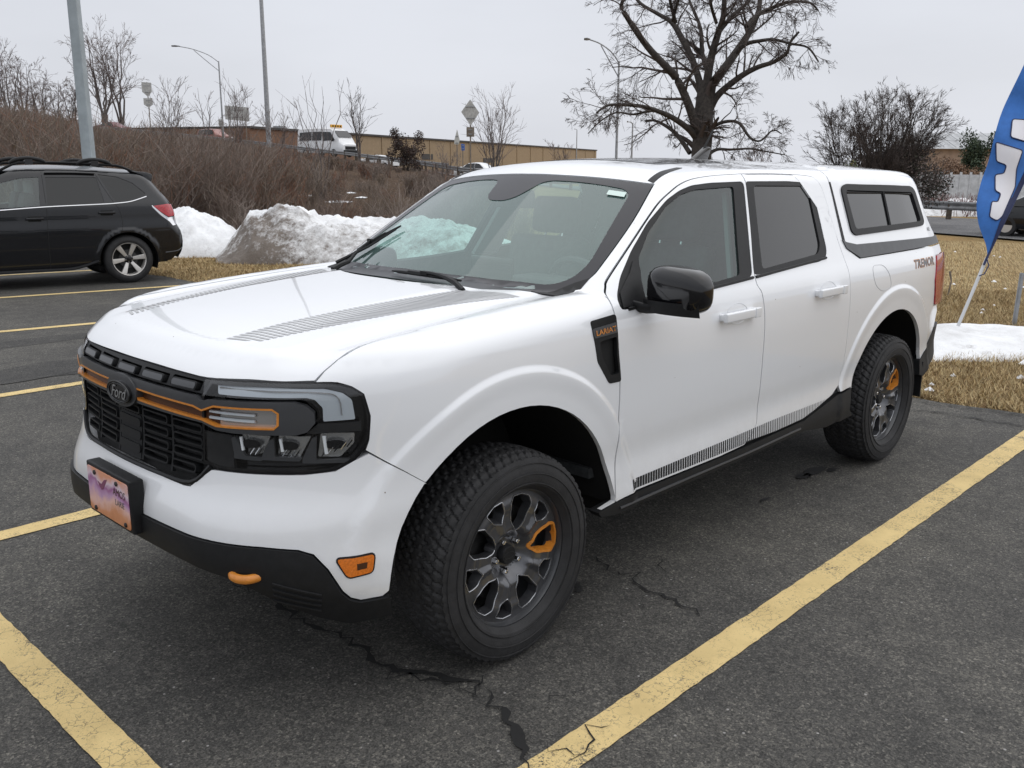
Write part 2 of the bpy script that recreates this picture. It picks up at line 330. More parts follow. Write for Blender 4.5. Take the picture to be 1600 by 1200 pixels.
def sheet(name, m, parent, chart, outline, off=0., th=.012, sp=.03, holes=(), mirror=False, both=False, flip=False, roll=.0025, mfun=None, feat=()):
    """a panel of the surface inside the outline, with rim depth th; mirror builds it at -y, both returns left and right"""
    su = chart.su
    key = (chart.k if isinstance(chart, Chart) else 'x', np.array(outline, float).tobytes(), off, th, sp, tuple(np.array(h, float).tobytes() for h in holes), len(feat)) if mfun is None and isinstance(chart, Chart) else None
    if key in CACHE: return sheet_link(name, m, parent, *CACHE[key], mirror, both)
    loops = [resample(np.array(l, float)*su, sp) for l in [outline]+list(holes)]
    pts = np.concatenate(loops); E = []; b = 0
    for l in loops: E += [(b+i, b+(i+1) % len(l)) for i in range(len(l))]; b += len(l)
    for fl_ in feat:
        q = resample(np.array(fl_, float)*su, sp*.6)[:]; q = q[:len(resample(np.array(fl_, float)*su, sp*.6))]
        n1 = sum(max(1, int(math.ceil(np.linalg.norm((np.array(fl_[i+1])-np.array(fl_[i]))*su)/(sp*.6)))) for i in range(len(fl_)-1)); q = q[:n1]
        ins = inpoly(q, loops[0])
        for h in loops[1:]: ins &= ~inpoly(q, h)
        dq = np.array([np.linalg.norm(pts[:b]-p, axis=1).min() for p in q]); ins &= dq > sp*.3
        idx = -np.ones(len(q), int); idx[ins] = len(pts)+np.arange(ins.sum()); pts = np.concatenate([pts, q[ins]])
        E += [(int(idx[i]), int(idx[i+1])) for i in range(len(q)-1) if idx[i] >= 0 and idx[i+1] >= 0]
    lo, hi = loops[0].min(0), loops[0].max(0)
    gx, gy = np.meshgrid(np.arange(lo[0], hi[0]+sp, sp), np.arange(lo[1], hi[1]+sp, sp*.866), indexing='ij')
    gx[:, 1::2] += sp/2; g = np.stack([gx.ravel(), gy.ravel()], -1)
    ok = inpoly(g, loops[0])
    for h in loops[1:]: ok &= ~inpoly(g, h)
    g = g[ok]
    if len(g):
        dm = np.full(len(g), 9.)
        for i in range(0, len(pts), 400): dm = np.minimum(dm, np.linalg.norm(g[:, None]-pts[None, i:i+400], axis=2).min(1))
        g = g[dm > sp*.5]
    allp = np.concatenate([pts, g]) if len(g) else pts
    r = delaunay_2d_cdt([Vector(p) for p in allp], E, [], 0, 1e-6)
    V2 = np.array([tuple(v) for v in r[0]]); T = np.array([t for t in r[2]])
    c = V2[T].mean(1); ok = inpoly(c, loops[0])
    for h in loops[1:]: ok &= ~inpoly(c, h)
    T = T[ok]
    P = chart(V2/su); n = normal(chart.F, P)
    if mfun is not None: off = mfun(P)[:, None]
    P = P+n*off
    fn = np.cross(P[T[:, 1]]-P[T[:, 0]], P[T[:, 2]]-P[T[:, 0]])
    if (fn*n[T[:, 0]]).sum() < 0: T = T[:, ::-1]
    used = {}; 
    for t in T:
        for a, bb in ((t[0], t[1]), (t[1], t[2]), (t[2], t[0])):
            k = (min(a, bb), max(a, bb)); used[k] = None if k in used else (a, bb)
    be = [q for q in used.values() if q]
    V = [tuple(p) for p in P]; NV = [tuple(q) for q in n]; Fc = [tuple(int(i) for i in t) for t in T]
    if th:
        for a, bb in be:
            fnv = np.cross(P[bb]-P[a], n[a]); fnv = fnv/(np.linalg.norm(fnv)+1e-9)
            i0 = len(V)
            V += [tuple(P[a]), tuple(P[bb]), tuple(P[bb]-n[bb]*th), tuple(P[a]-n[a]*th)]
            NV += [tuple(fnv)]*4; Fc.append((i0+1, i0, i0+3, i0+2))
    V = np.array(V); NV = np.array(NV)
    if key: CACHE[key] = (V, NV, Fc)
    return sheet_link(name, m, parent, V, NV, Fc, mirror, both)
def sheet_link(name, m, parent, V, NV, Fc, mirror, both):
    res = []
    for s in ([1, -1] if both else [-1] if mirror else [1]):
        me = bpy.data.meshes.new(name); VV = V*[1, s, 1]; NN = NV*[1, s, 1]
        FF = Fc if s > 0 else [f[::-1] for f in Fc]
        me.from_pydata(VV.tolist(), [], FF); me.shade_smooth()
        me.normals_split_custom_set_from_vertices(NN.tolist())
        res.append(link(name, me, m, parent))
    return res if both else res[0]
def sym(h):
    """full outline from the half at y>=0 given as (y,z) or (theta,z) from one end of the centre line to the other"""
    h = np.array(h, float); m = h[::-1].copy(); m[:, 0] *= -1
    keep = np.abs(m[:, 0]) > 1e-6
    return np.concatenate([h, m[keep]])
def textmesh(s, size=1, shear=0, bold=0, extr=0):
    c = bpy.data.curves.new('t', 'FONT'); c.body = s; c.size = size; c.shear = shear; c.offset = bold; c.extrude = extr; c.align_x = 'CENTER'; c.align_y = 'CENTER'; c.resolution_u = 3
    o = bpy.data.objects.new('t', c); COL.objects.link(o)
    me = bpy.data.meshes.new_from_object(o.evaluated_get(bpy.context.evaluated_depsgraph_get()))
    bpy.data.objects.remove(o); bpy.data.curves.remove(c)
    return me
def text_on(name, s, size, m, parent, fn, shear=0, bold=0, sx=1, mirror=False):
    """lettering laid on a surface: fn maps (N,2) text coordinates in metres to 3D"""
    me = textmesh(s, size, shear, bold); V = np.array([v.co[:2] for v in me.vertices])*[sx, 1]
    P = fn(V)
    for v, p in zip(me.vertices, P): v.co = p
    me.update(); me.name = name
    return link(name, me, m, parent)
# ---------------------------------------------------------------- the pickup
SIDE = Chart(F, 'side'); FRONT = Chart(F, 'front'); TOP = Chart(F, 'top'); CYL = Chart(F, 'cyl', (.6, 1), (CX, 0))
POL = Chart(F, 'pol', (1, .85), (0, CZ)); FAN = Chart(F, 'fan', (.85, 1), (.05, .35))
truck = empty('pickup_truck', label='white crew cab pickup with dark wheels, orange accents and a bed cap', cat='pickup truck')
def arch(wx, a0, a1, r=.532, n=26, k=1.0):
    return [(wx+r*math.cos(a), ZC+r*math.sin(a)*k) for a in np.linspace(R_(a0), R_(a1), n)]
def s2p(p): p = np.array(p); q = SIDE(p); return np.stack([q[:, 0], np.arctan2(q[:, 2]-CZ, q[:, 1])], -1)
def xyz2p(p): p = np.array(p, float); return np.stack([p[:, 0], np.arctan2(p[:, 2]-CZ, p[:, 1])], -1)
P_ = M['paint']
# --- side outlines in (x,z)
seamF = spl([(-.525, .43), (-.541, .64), (-.538, .85), (-.520, 1.02), (-.515, 1.13), (-.535, 1.19)], 5)
upF = spl([(-.535, 1.19), (-.565, 1.222), (-.623, 1.267), (-.935, 1.464), (-1.085, 1.546), (-1.234, 1.597), (-1.433, 1.618), (-1.70, 1.627)], 5)
seamM = spl([(-1.70, 1.627), (-1.62, 1.40), (-1.533, 1.185), (-1.558, 1.12), (-1.572, 1.03), (-1.580, .855), (-1.595, .571), (-1.562, .50), (-1.487, .458)], 4)
upR = spl([(-1.70, 1.627), (-2.004, 1.627), (-2.309, 1.617), (-2.384, 1.597), (-2.418, 1.541), (-2.425, 1.42), (-2.432, 1.306), (-2.447, 1.19), (-2.450, 1.08), (-2.450, .934), (-2.462, .70), (-2.435, .56)], 4)
rockT = [(-.42, .42), (-.51, .430), (-.663, .437), (-1.265, .437), (-2.041, .45), (-2.16, .470), (-2.427, .513), (-2.60, .524)]
g = .0036
def gap(pts, dx): return [(x+dx, z) for x, z in pts]
tF = rnd([(-.557, 1.150), (-.580, 1.195), (-.640, 1.255), (-.76, 1.345), (-.912, 1.445), (-1.07, 1.53), (-1.16, 1.563), (-1.255, 1.583), (-1.40, 1.592), (-1.672, 1.596), (-1.52, 1.196), (-1.133, 1.174), (-.66, 1.148)], .03)
tR = rnd([(-1.682, 1.596), (-2.076, 1.594), (-2.262, 1.586), (-2.318, 1.565), (-2.306, 1.428), (-2.287, 1.265), (-2.262, 1.232), (-2.179, 1.212), (-1.530, 1.197)], .03)
gF = rnd([(-.705, 1.180), (-.765, 1.318), (-.888, 1.412), (-1.052, 1.508), (-1.163, 1.549), (-1.271, 1.566), (-1.575, 1.575), (-1.422, 1.208), (-1.153, 1.192)], .02)
gR = rnd([(-1.748, 1.577), (-2.255, 1.570), (-2.272, 1.545), (-2.235, 1.290), (-2.19, 1.250), (-1.622, 1.218)], .025)
doorF = list(gap(seamF, -g))+list(gap(upF[1:-1], -g))+list(gap(seamM, g))[:-1]+[(-1.47, .448), (-1.265, .441), (-.663, .441)]
doorR = list(gap(seamM[::-1], -g))+[(x, z-g) for x, z in upR[1:]]+[(-2.36, .52), (-2.16, .478), (-2.03, .458), (-1.75, .452)]
for s, nm in ((0, 'left'), (1, 'right')):
    mi = bool(s)
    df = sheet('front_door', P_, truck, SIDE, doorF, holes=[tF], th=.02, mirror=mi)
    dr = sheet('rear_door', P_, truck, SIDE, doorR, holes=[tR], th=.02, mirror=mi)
    sheet('window_trim', M['plastic'], df, SIDE, tF, off=-.002, th=.02, sp=.025, holes=[gF], mirror=mi)
    sheet('window_trim', M['plastic'], dr, SIDE, tR, off=-.002, th=.02, sp=.025, holes=[gR], mirror=mi)
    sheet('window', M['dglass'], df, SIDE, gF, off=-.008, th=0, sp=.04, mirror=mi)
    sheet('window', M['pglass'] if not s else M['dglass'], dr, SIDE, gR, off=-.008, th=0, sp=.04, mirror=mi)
    # weather strip along the belt
    for d, a, b in ((df, (-.60, 1.150), (-1.515, 1.190)), (dr, (-1.54, 1.190), (-2.25, 1.226))):
        pts = SIDE(np.array([(a[0]+(b[0]-a[0])*t, a[1]+(b[1]-a[1])*t) for t in np.linspace(0, 1, 12)])); pts[:, 1] += .002
        if s: pts[:, 1] *= -1
        MB().tube(pts, .007, 6).build('belt_seal', M['plastic'], d)
    # handles: recess cup, grab bar, keyed cap
    for d, x0, z0 in ((df, -1.335, 1.052), (dr, -2.195, 1.072)):
        sg = -1 if s else 1; y0 = float(SIDE(np.array([[x0, z0]]))[0, 1])
        cup = MB(); t = np.linspace(0, 2*np.pi, 24, endpoint=False); rings = []
        for rr, dp in ((1, .0015), (.93, -.004), (.7, -.012), (.3, -.016), (0.02, -.017)):
            pp = SIDE(np.stack([x0-.005+.085*rr*np.cos(t), z0+.002+.043*rr*np.sin(t)], -1)); pp[:, 1] += dp; pp[:, 1] *= sg; rings.append(pp)
        cup.grid(np.array(rings), True); cup.build('handle_recess', P_, d, 60)
        hb = MB(); hb.box((x0, sg*(y0+.030), z0), (.275, .020, .040)); hb.box((x0+.125, sg*(y0+.012), z0), (.022, .04, .03)); hb.box((x0-.11, sg*(y0+.012), z0), (.05, .04, .034))
        hd = hb.build('door_handle', P_, d, 50, bevel=.007)
        MB().box((x0-.112, sg*(y0+.034), z0), (.044, .018, .042)).build('lock_cover', P_, hd, bevel=.004)
    # fender, bed side, rocker
    vent = rnd([(-.373, 1.131), (-.520, 1.141), (-.521, 1.00), (-.540, .893), (-.470, .895), (-.400, .985)], .012)
    fseam = [(.646, .722, 1.056), (.617, .726, 1.083), (.575, .734, 1.112), (.52, .738, 1.132), (.40, .732, 1.150), (.2, .727, 1.168), (0, .725, 1.182), (-.2, .725, 1.195), (-.40, .726, 1.207), (-.455, .700, 1.214)]
    hlb = [(.603, .757, 1.052), (.571, .79, 1.042), (.545, .812, 1.02), (.533, .823, .953), (.539, .821, .882), (.548, .815, .852)]
    fo = np.concatenate([xyz2p(hlb[::-1]), xyz2p(fseam), xyz2p([(-.53, .79, 1.195)]), s2p([(x+g, z) for x, z in seamF[::-1]]), s2p([(-.44, .422)]),
                         s2p(arch(0, 172, 44)[:]), xyz2p([(.388, .900, .735), (.47, .855, .79)])])
    rings = [[(.5*0+r_*math.cos(a), ZC+r_*math.sin(a)) for a in np.linspace(R_(-8), R_(188), 70)] for r_ in (.669, .659, .6495, .640, .628)]
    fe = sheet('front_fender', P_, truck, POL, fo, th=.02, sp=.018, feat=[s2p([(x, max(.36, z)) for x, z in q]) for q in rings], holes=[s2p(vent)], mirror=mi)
    vt = sheet('fender_vent', M['plastic'], fe, SIDE, vent, off=.002, th=.015, sp=.02, mirror=mi, holes=[rnd([(-.415, 1.055), (-.512, 1.062), (-.512, .99), (-.525, .925), (-.478, .925), (-.428, .995)], .01)])
    sheet('vent_opening', M['dark'], vt, SIDE, [(-.40, 1.07), (-.52, 1.07), (-.53, .915), (-.46, .915)], off=-.02, th=0, sp=.04, mirror=mi)
    bg_ = sheet('name_badge', M['gun'], vt, SIDE, rnd([(-.378, 1.104), (-.514, 1.113), (-.514, 1.076), (-.385, 1.070)], .006), off=.006, th=.006, sp=.03, mirror=mi)
    sg = -1 if s else 1
    def onside(x0, z0, off, sg=sg, rot=0):
        def fn(V):
            c, n_ = math.cos(rot), math.sin(rot); q = SIDE(np.stack([x0-sg*(V[:, 0]*c-V[:, 1]*n_), z0+V[:, 0]*n_+V[:, 1]*c], -1)); q[:, 1] += off; q[:, 1] *= sg; return q
        return fn
    text_on('lettering', 'LARIAT', .026, M['orange'], bg_, onside(-.448, 1.090, .0085, rot=.05), sx=1.35, bold=.0004)
    # bed side with wheel arch
    bs = [(x-2*g, z) for x, z in upR[4:]]
    bo = [(-2.45, 1.298)]+[(x-g, z) for x, z in upR[6:]]+[(-2.445, .522), (-2.57, .527)]+arch(WX, 17, 153, .525, 40)+[(-3.56, .53), (-3.70, .595), (-3.82, .68), (-3.835, .80), (-3.80, .84), (-3.70, .84), (-3.655, 1.0), (-3.70, 1.148), (-3.90, 1.155), (-3.93, 1.20), (-2.62, 1.197), (-2.50, 1.255), (-2.478, 1.30)]
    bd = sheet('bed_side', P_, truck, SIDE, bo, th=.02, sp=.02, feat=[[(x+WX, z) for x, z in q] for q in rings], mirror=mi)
    fl = rnd([(-2.727, 1.155), (-2.879, 1.151), (-2.952, 1.088), (-2.968, 1.021), (-2.842, 1.008), (-2.749, 1.053)], .05)
    pts = SIDE(resample(fl, .02)); pts[:, 1] += .0005; pts[:, 1] *= sg
    pts = list(map(tuple, pts)); pts.append(pts[0])
    if not s: MB().tube(pts, .0010, 4, False).build('fuel_door_seam', M['seam'], bd)
    else: continue_ = 0
    for b_, mm, oo in ((.0036, M['orange'], .001), (.0008, M['signgrey'], .0018)):
        text_on('lettering', 'TREMOR', .066, mm, bd, onside(-3.47, 1.118, oo, rot=0.0), sx=1.30, shear=.12*sg, bold=b_)
    for k in range(2):
        q = SIDE(np.array([(-3.50-.05*k+.16*t, .84+.27*t) for t in np.linspace(0, 1, 5)]))
    tl = rnd([(-3.706, 1.143), (-3.90, 1.150), (-4.05, 1.14), (-4.06, .845), (-3.84, .845), (-3.712, .845), (-3.662, 1.0)], .02)
    sheet('taillight', M['red'], truck, SIDE, tl, off=.006, th=.03, sp=.025, mirror=mi)
    rk = [(x, z-.004) for x, z in rockT]+arch(WX, 17, 5, .53, 4)+[(-2.585, .37), (-2.3, .36), (-2.05, .392), (-1.3, .382), (-.55, .378), (-.44, .392)]
    rp = sheet('rocker_panel', M['plastic'], truck, SIDE, rk, off=.004, th=.05, sp=.03, mirror=mi)
    pts = SIDE(np.array([(-.55, .400), (-1.0, .402), (-1.5, .404), (-2.0, .414)])); pts[:, 1] += .004; pts[:, 1] *= sg
    MB().tube(pts, .006, 6).build('sill_ridge', M['gun'], rp)
    # bar-code style graphic above the rocker
    V = []; Q = []
    n_b = 100
    for i in range(n_b):
        t = i/n_b; x = -.640-1.72*t
        fill = .80-.62*t; wd = 1.72/n_b*fill
        ztop = .487+.022*min(1, t*1.6); zb = max(.449+.004*t, .449 + max(0, (-x-2.05))*.19)
        if ztop-zb < .006: continue
        lean = .006
        qq = SIDE(np.array([(x, ztop), (x-wd, ztop), (x-wd+lean, zb), (x+lean, zb)])); qq[:, 1] += .0012; qq[:, 1] *= sg
        Q.append(tuple(range(len(V), len(V)+4))); V += [tuple(p) for p in qq]
    me = bpy.data.meshes.new('side_stripe'); me.from_pydata(V, [], Q); link('side_stripe', me, M['plastic'], rp)
    # inner liner: dark, holes for glass
    lo_ = [(.42, 1.02), (-.2, 1.10), (-.54, 1.17), (-.64, 1.247), (-.935, 1.44), (-1.10, 1.525), (-1.25, 1.572), (-1.7, 1.605), (-2.30, 1.60), (-2.42, 1.50), (-2.46, 1.28), (-2.60, 1.18), (-3.66, 1.18), (-3.66, .84), (-3.75, .70), (-3.55, .55)]+arch(WX, 160, 20, .57, 16)+[(-2.55, .45), (-.53, .42)]+arch(0, 172, 35, .57, 16)
    sheet('inner_panel', M['int'], truck, SIDE, lo_, off=-.032, th=0, sp=.06, holes=[np.array(gF), np.array(gR)], mirror=mi)
    # pillar trim seen through the far windows
    sheet('pillar_trim', M['int2'], truck, SIDE, [(-1.58, 1.57), (-1.735, 1.57), (-1.615, 1.21), (-1.43, 1.21)], off=-.05, th=.02, sp=.05, mirror=mi)
    # wheel wells
    for wx in (0, WX):
        mb = MB(); an = np.linspace(R_(5), R_(175), 30)
        lipq = SIDE(np.array([(wx+.545*math.cos(a), max(.42, ZC+.545*math.sin(a))) for a in an])); yo = lipq[:, 1]-.022
        mb.grid(np.array([[(wx+.545*math.cos(a), sg*yo[i], ZC+.545*math.sin(a)) for i, a in enumerate(an)]]+[[(wx+r_*math.cos(a), sg*yy, ZC+r_*math.sin(a)) for a in an] for yy, r_ in ((.80, .55), (.36, .56), (.36, .05))]))
        # lip returning from the arch edge
        mb.build('wheel_well', M['dark'], truck, 60, fix=False)
# --- roof with A pillars, ditch trims, windshield
wsR = [(-.455, .697), (-.56, .727), (-.65, .722), (-.875, .684), (-1.10, .620)]        # (x,y) right-hand edge of the glass
def wsz(x, y): return TOP(np.array([[x, y]]))[0]
we = spl(wsR, 5)
wb = spl([(-.455, .697), (-.40, .66), (-.29, .52), (-.235, .35), (-.21, .18), (-.205, 0)], 4)
wt = spl([(-1.10, .620), (-1.085, .58), (-1.045, .40), (-1.015, .2), (-1.005, 0)], 4)
wsout = np.concatenate([wb[::-1], we[1:], wt[1:]])
wsfull = np.concatenate([wsout, (wsout*[1, -1])[::-1][1:-1]])
def inset(poly, d):
    P = np.array(poly); n = len(P); t = np.roll(P, -1, 0)-np.roll(P, 1, 0); t /= np.linalg.norm(t, axis=1, keepdims=True)+1e-9
    nn = np.stack([-t[:, 1], t[:, 0]], -1); A = ((P[:, 0]*np.roll(P[:, 1], -1)-np.roll(P[:, 0], -1)*P[:, 1]).sum())
    return P+nn*d*(1 if A > 0 else -1)
ci = [(-.385, .40), (-.46, .62), (-.53, .675), (-.62, .682), (-1.0, .575), (-1.02, .535), (-.975, .18)]
ci = np.concatenate([[(-.335, 0), (-.345, .2)], ci, [(-.955, .135), (-.84, .09), (-.805, .045)]])
cl = np.concatenate([ci, (ci*[1, -1])[::-1]])
cl = np.concatenate([cl[:-1], cl[-1:]]); cl = cl[np.r_[0:len(ci), len(ci):2*len(ci)-1]]
cl = rnd(cl, .05, 4)
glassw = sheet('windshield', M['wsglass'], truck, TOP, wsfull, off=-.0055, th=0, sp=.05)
sheet('windshield_border', M['frit'], glassw, TOP, wsfull, off=-.0030, th=0, sp=.035, holes=[cl])
mbs = MB(); q = TOP(np.array([(-.985, .48), (-1.002, .559), (-.974, .568), (-.957, .49)])); q[:, 2] += .001
mbs.add(q, [(0, 1, 2, 3)]).build('pale_sticker', M['label'], glassw)
rl = np.concatenate([s2p([(-.54, 1.195)]), xyz2p([TOP(np.array([[x-.004, y+.006]]))[0] for x, y in we]), xyz2p([TOP(np.array([[x-.006, y]]))[0] for x, y in wt[1:]])])
rr = np.concatenate([s2p([(-2.50, 1.30), (-2.507, 1.45), (-2.515, 1.58), (-2.53, 1.62)]), xyz2p([TOP(np.array([[-2.54, y]]))[0] for y in (.6, .5, .3, .15, 0)])])
up = s2p([(x, z+.003) for x, z in list(upF[::-1])]); ur = s2p([(x-.002 if x > -2.40 else x-.005, z+.003) for x, z in upR[:26]])
half = np.concatenate([rl, rr[::-1][0:], ur[::-1], up[1:-1]])
halfL = np.concatenate([rl, rr[::-1]])
outl = np.concatenate([rl, (lambda a: np.stack([a[:, 0], np.pi-a[:, 1]], -1))(rl[::-1][1:])])      # left base over the top to right base
sideL = np.concatenate([up[::-1][1:], ur[1:]])
mirr = lambda a: np.stack([a[:, 0], np.pi-a[:, 1]], -1)
roofo = np.concatenate([outl, mirr(sideL), mirr(rr), rr[::-1][1:], sideL[::-1]])
rf = sheet('roof', P_, truck, POL, roofo, th=.015)
sheet('pillar_lining', M['int'], truck, POL, roofo, off=-.022, th=0, sp=.05)
for s in (1, -1):
    dt = np.array([(-1.105, .618), (-1.23, .600), (-1.42, .545), (-1.40, .528), (-1.25, .560), (-1.11, .585)])*[1, s]
    sheet('roof_ditch_trim', M['plastic'], rf, TOP, dt, off=.002, th=.006, sp=.03)
sheet('sunroof', M['gloss'], rf, TOP, rnd([(-1.40, .42), (-1.40, -.42), (-1.95, -.44), (-1.95, .44)], .05), off=.002, th=.004, sp=.06)
an = MB(); q = TOP(np.array([[-2.40, .0]]))[0]
an.poly([(q[0]+.09, -.02, q[2]-.01), (q[0]-.07, -.03, q[2]-.01), (q[0]-.085, -.012, q[2]+.062), (q[0]-.05, -.012, q[2]+.07)], (0, .04, 0))
an.build('antenna_fin', M['gloss'], rf, bevel=.01)
mb = MB(); mb.tube([(q[0]-.03, 0.005, q[2]+.05), (q[0]-.125, 0.005, q[2]+.165)], [.007, .005], 6); mb.build('antenna', M['plastic'], rf)
# cab rear wall
mb = MB(); mb.poly([(-2.47, .80, .5), (-2.47, .80, 1.22), (-2.47, .66, 1.60), (-2.47, -.66, 1.60), (-2.47, -.80, 1.22), (-2.47, -.80, .5)], (-.02, 0, 0)); mb.build('cab_rear_wall', M['int'], truck)
# --- hood
he = [(.852, 0, 1.056), (.849, .13, 1.056), (.838, .311, 1.054), (.814, .458, 1.054), (.73, .62, 1.058), (.650, .716, 1.062)]
fs2 = [(x, y-.005, z) for x, y, z in fseam[1:]]
hr = [(-.43, .66, 1.2), (-.335, .55, 1.2), (-.225, .36, 1.2), (-.175, .18, 1.2), (-.165, 0, 1.2)]
fz = lambda P: np.stack([np.arctan2(P[:, 2]-.35, P[:, 0]-.05), P[:, 1]], -1)
hh = fz(np.array(he)); hs = fz(np.array(fs2)); q = TOP(np.array([(x, y) for x, y, z in hr])); hq = fz(q)
hl_ = np.concatenate([spl(hh, 4), hs, spl(hq, 4)])
hm = (hl_*[1, -1])[::-1]; hd = sheet('hood', P_, truck, FAN, np.concatenate([hl_, hm[1:-1]]), th=.02, sp=.022)
# hood stripes: thin slanted bars
for s in (1, -1):
    V = []; Q = []; nb = 46
    c0, c1, c2, c3 = np.array((.728, .328)), np.array((.650, .442)), np.array((-.325, .632)), np.array((-.205, .420))   # inner front, outer front, outer rear, inner rear
    for i in range(nb):
        t = (i+.15)/nb; wd = (.52+.12*math.sin(i*1.7)*0+.2*t)/nb
        k = 6; row = []
        for a in (t, min(1, t+wd)):
            for u in np.linspace(0, 1, k):
                aa = min(1, max(0, a-.05*(u-.5)))
                row.append((c0+(c3-c0)*aa)*(1-u)+(c1+(c2-c1)*aa)*u)
        qq = TOP(np.array(row)*[1, s]); qq[:, 2] += .0012; b = len(V); V += [tuple(p) for p in qq]
        Q += [(b+j, b+j+1, b+k+j+1, b+k+j) for j in range(k-1)]
    me = bpy.data.meshes.new('hood_stripe'); me.from_pydata(V, [], Q); link('hood_stripe', me, M['decal'], hd)
# cowl and wipers
cw = np.concatenate([spl([(x+.012, y) for x, y, z in hr], 4), spl([(-.29, 0), (-.30, .2), (-.34, .38), (-.46, .60), (-.52, .69)], 4)])
cwo = sym([(x, y) for x, y in []]) if 0 else None
ch = [(-.16, 0), (-.17, .18), (-.22, .36), (-.33, .55), (-.43, .665), (-.455, .70), (-.47, .70), (-.35, .56), (-.26, .36), (-.235, .18), (-.23, 0)]
cf = np.array(ch); cf = np.concatenate([cf, (cf*[1, -1])[::-1][1:-1]])
sheet('cowl_panel', M['plastic'], truck, TOP, cf, off=-.012, th=.01, sp=.04)
for s in (1, -1):
    sheet('pillar_base_cover', M['plastic'], truck, TOP, np.array([(-.40, .705), (-.50, .735), (-.565, .732), (-.52, .700), (-.45, .66), (-.385, .60)])*[1, s], off=.002, th=.01, sp=.03)
def wiper(a, b, arm):
    mb = MB(); n = 9; bl = np.array([np.array(a)+(np.array(b)-np.array(a))*t for t in np.linspace(0, 1, n)]); q = TOP(bl); nr = normal(F, q)
    mb.tube(q+nr*.012, [.003]+[.007]*(n-2)+[.004], 6); mb.tube(q[2:-2]+nr[2:-2]*.018, .005, 6)
    ap = TOP(np.array([np.array(arm)+((bl[4]-np.array(arm))*t) for t in np.linspace(0, 1, 6)])); an = normal(F, ap)
    lift = np.array([.0, .014, .022, .026, .026, .022])[:, None]
    mb.tube(ap+an*lift, [.012, .011, .009, .008, .007, .006], 6); mb.box(tuple(q[4]+nr[4]*.02), (.02, .04, .016))
    mb.build('wiper', M['plastic'], truck)
wiper((-.266, -.06), (-.262, .355), (-.20, .43)); wiper((-.47, -.66), (-.645, -.45), (-.285, -.50))
mb = MB(); q = TOP(np.array([(-.36, -.58), (-.50, -.52), (-.60, -.44)])); mb.tube(q+np.array([0, 0, .02]), [.008, .006, .004], 5); mb.build('wiper_blade_tip', M['plastic'], glassw)
# --- front bumper
wl = [(0, .586), (.238, .586), (.681, .584), (.909, .581), (1.03, .573), (1.08, .558), (1.125, .51), (1.168, .44), (1.194, .415), (1.227, .402), (1.30, .404)]
ar = [(math.atan2(.905, x-CX), z) for x, z in arch(0, 6, 43, .534, 8)]
gl = [(1.478, .726), (1.40, .774), (1.285, .839), (1.236, .822), (1.171, .793), (1.065, .785), (.73, .782), (.70, .780), (.582, .716), (.539, .713), (.056, .724), (0, .724)]
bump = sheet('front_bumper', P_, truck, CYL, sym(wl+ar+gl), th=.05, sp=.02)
lwl = [(0, .582), (.238, .582), (.681, .580), (.909, .577), (1.028, .569), (1.076, .554), (1.120, .507), (1.163, .437), (1.190, .411), (1.225, .398), (1.32, .40)]
lowb = lwl+[(1.34, .335), (1.2, .325), (1.1, .35), (.97, .405), (.87, .452), (.76, .482), (.6, .496), (.3, .502), (0, .503)]
def lowoff(P): return np.where(P[:, 2] > .57, .004, .012)
lb = sheet('lower_bumper', M['plastic'], bump, CYL, sym(lowb), off=.010, th=.06, sp=.03)
sheet('skid_plate', M['dark'], bump, CYL, sym([(0, .515), (.6, .51), (.85, .47), (.96, .43), (.85, .405), (0, .40)]), off=-.085, th=.03, sp=.05)
for i in range(4):
    for s in (1, -1):
        q = CYL(np.array([(s*(.94+.04*j), .475-.018*i-.010*j) for j in range(5)])); mb = MB(); mb.tube(q+normal(F, q)*.012, .004, 5); mb.build('intake_rib', M['plastic'], lb)
for s in (1, -1):
    h = np.array([(.77, .560, .510), (.830, .556, .498), (.862, .566, .492), (.872, .597, .489), (.856, .634, .489), (.818, .646, .491), (.79, .644, .50)])*[1, s, 1]
    h = h-np.array([.04*(s < 0), 0, 0]); MB().tube(spl(h, 4), .0135, 10, flat=.8).build('tow_hook', M['orange'], bump)
    mk = rnd([(1.152, .537), (1.276, .542), (1.266, .490), (1.186, .483)], .012)*[s, 1]
    sheet('marker_bezel', M['plastic'], bump, CYL, inset(mk, -.006), off=.002, th=.01, sp=.02)
    mkx = sheet('side_marker', M['amber'], bump, CYL, mk, off=.006, th=.008, sp=.015)
    sheet('bulb', M['bronze'], mkx, CYL, np.array([(1.215, .522), (1.250, .523), (1.247, .505), (1.215, .503)])*[s, 1], off=.0068, th=0, sp=.02)
# licence plate on its holder
pb = MB(); pb.box((.948, 0, .610), (.046, .328, .176)); holder = pb.build('plate_holder', M['plastic'], bump, bevel=.006)
mp = bpy.data.materials.new('plate_sunset'); mp.use_nodes = True; n = mp.node_tree; b = n.nodes['Principled BSDF']; b.inputs['Roughness'].default_value = .35
t = n.nodes.new('ShaderNodeTexCoord'); x = n.nodes.new('ShaderNodeTexNoise'); x.inputs['Scale'].default_value = 11; x.inputs['Detail'].default_value = 5; n.links.new(t.outputs['Object'], x.inputs['Vector'])
sp_ = n.nodes.new('ShaderNodeSeparateXYZ'); n.links.new(t.outputs['Object'], sp_.inputs[0])
a1 = n.nodes.new('ShaderNodeMath'); a1.operation = 'MULTIPLY_ADD'; n.links.new(x.outputs[0], a1.inputs[0]); a1.inputs[1].default_value = .16
n.links.new(sp_.outputs[2], a1.inputs[2]); mr = n.nodes.new('ShaderNodeMapRange'); n.links.new(a1.outputs[0], mr.inputs[0]); mr.inputs[1].default_value = .55+.02; mr.inputs[2].default_value = .71+.06
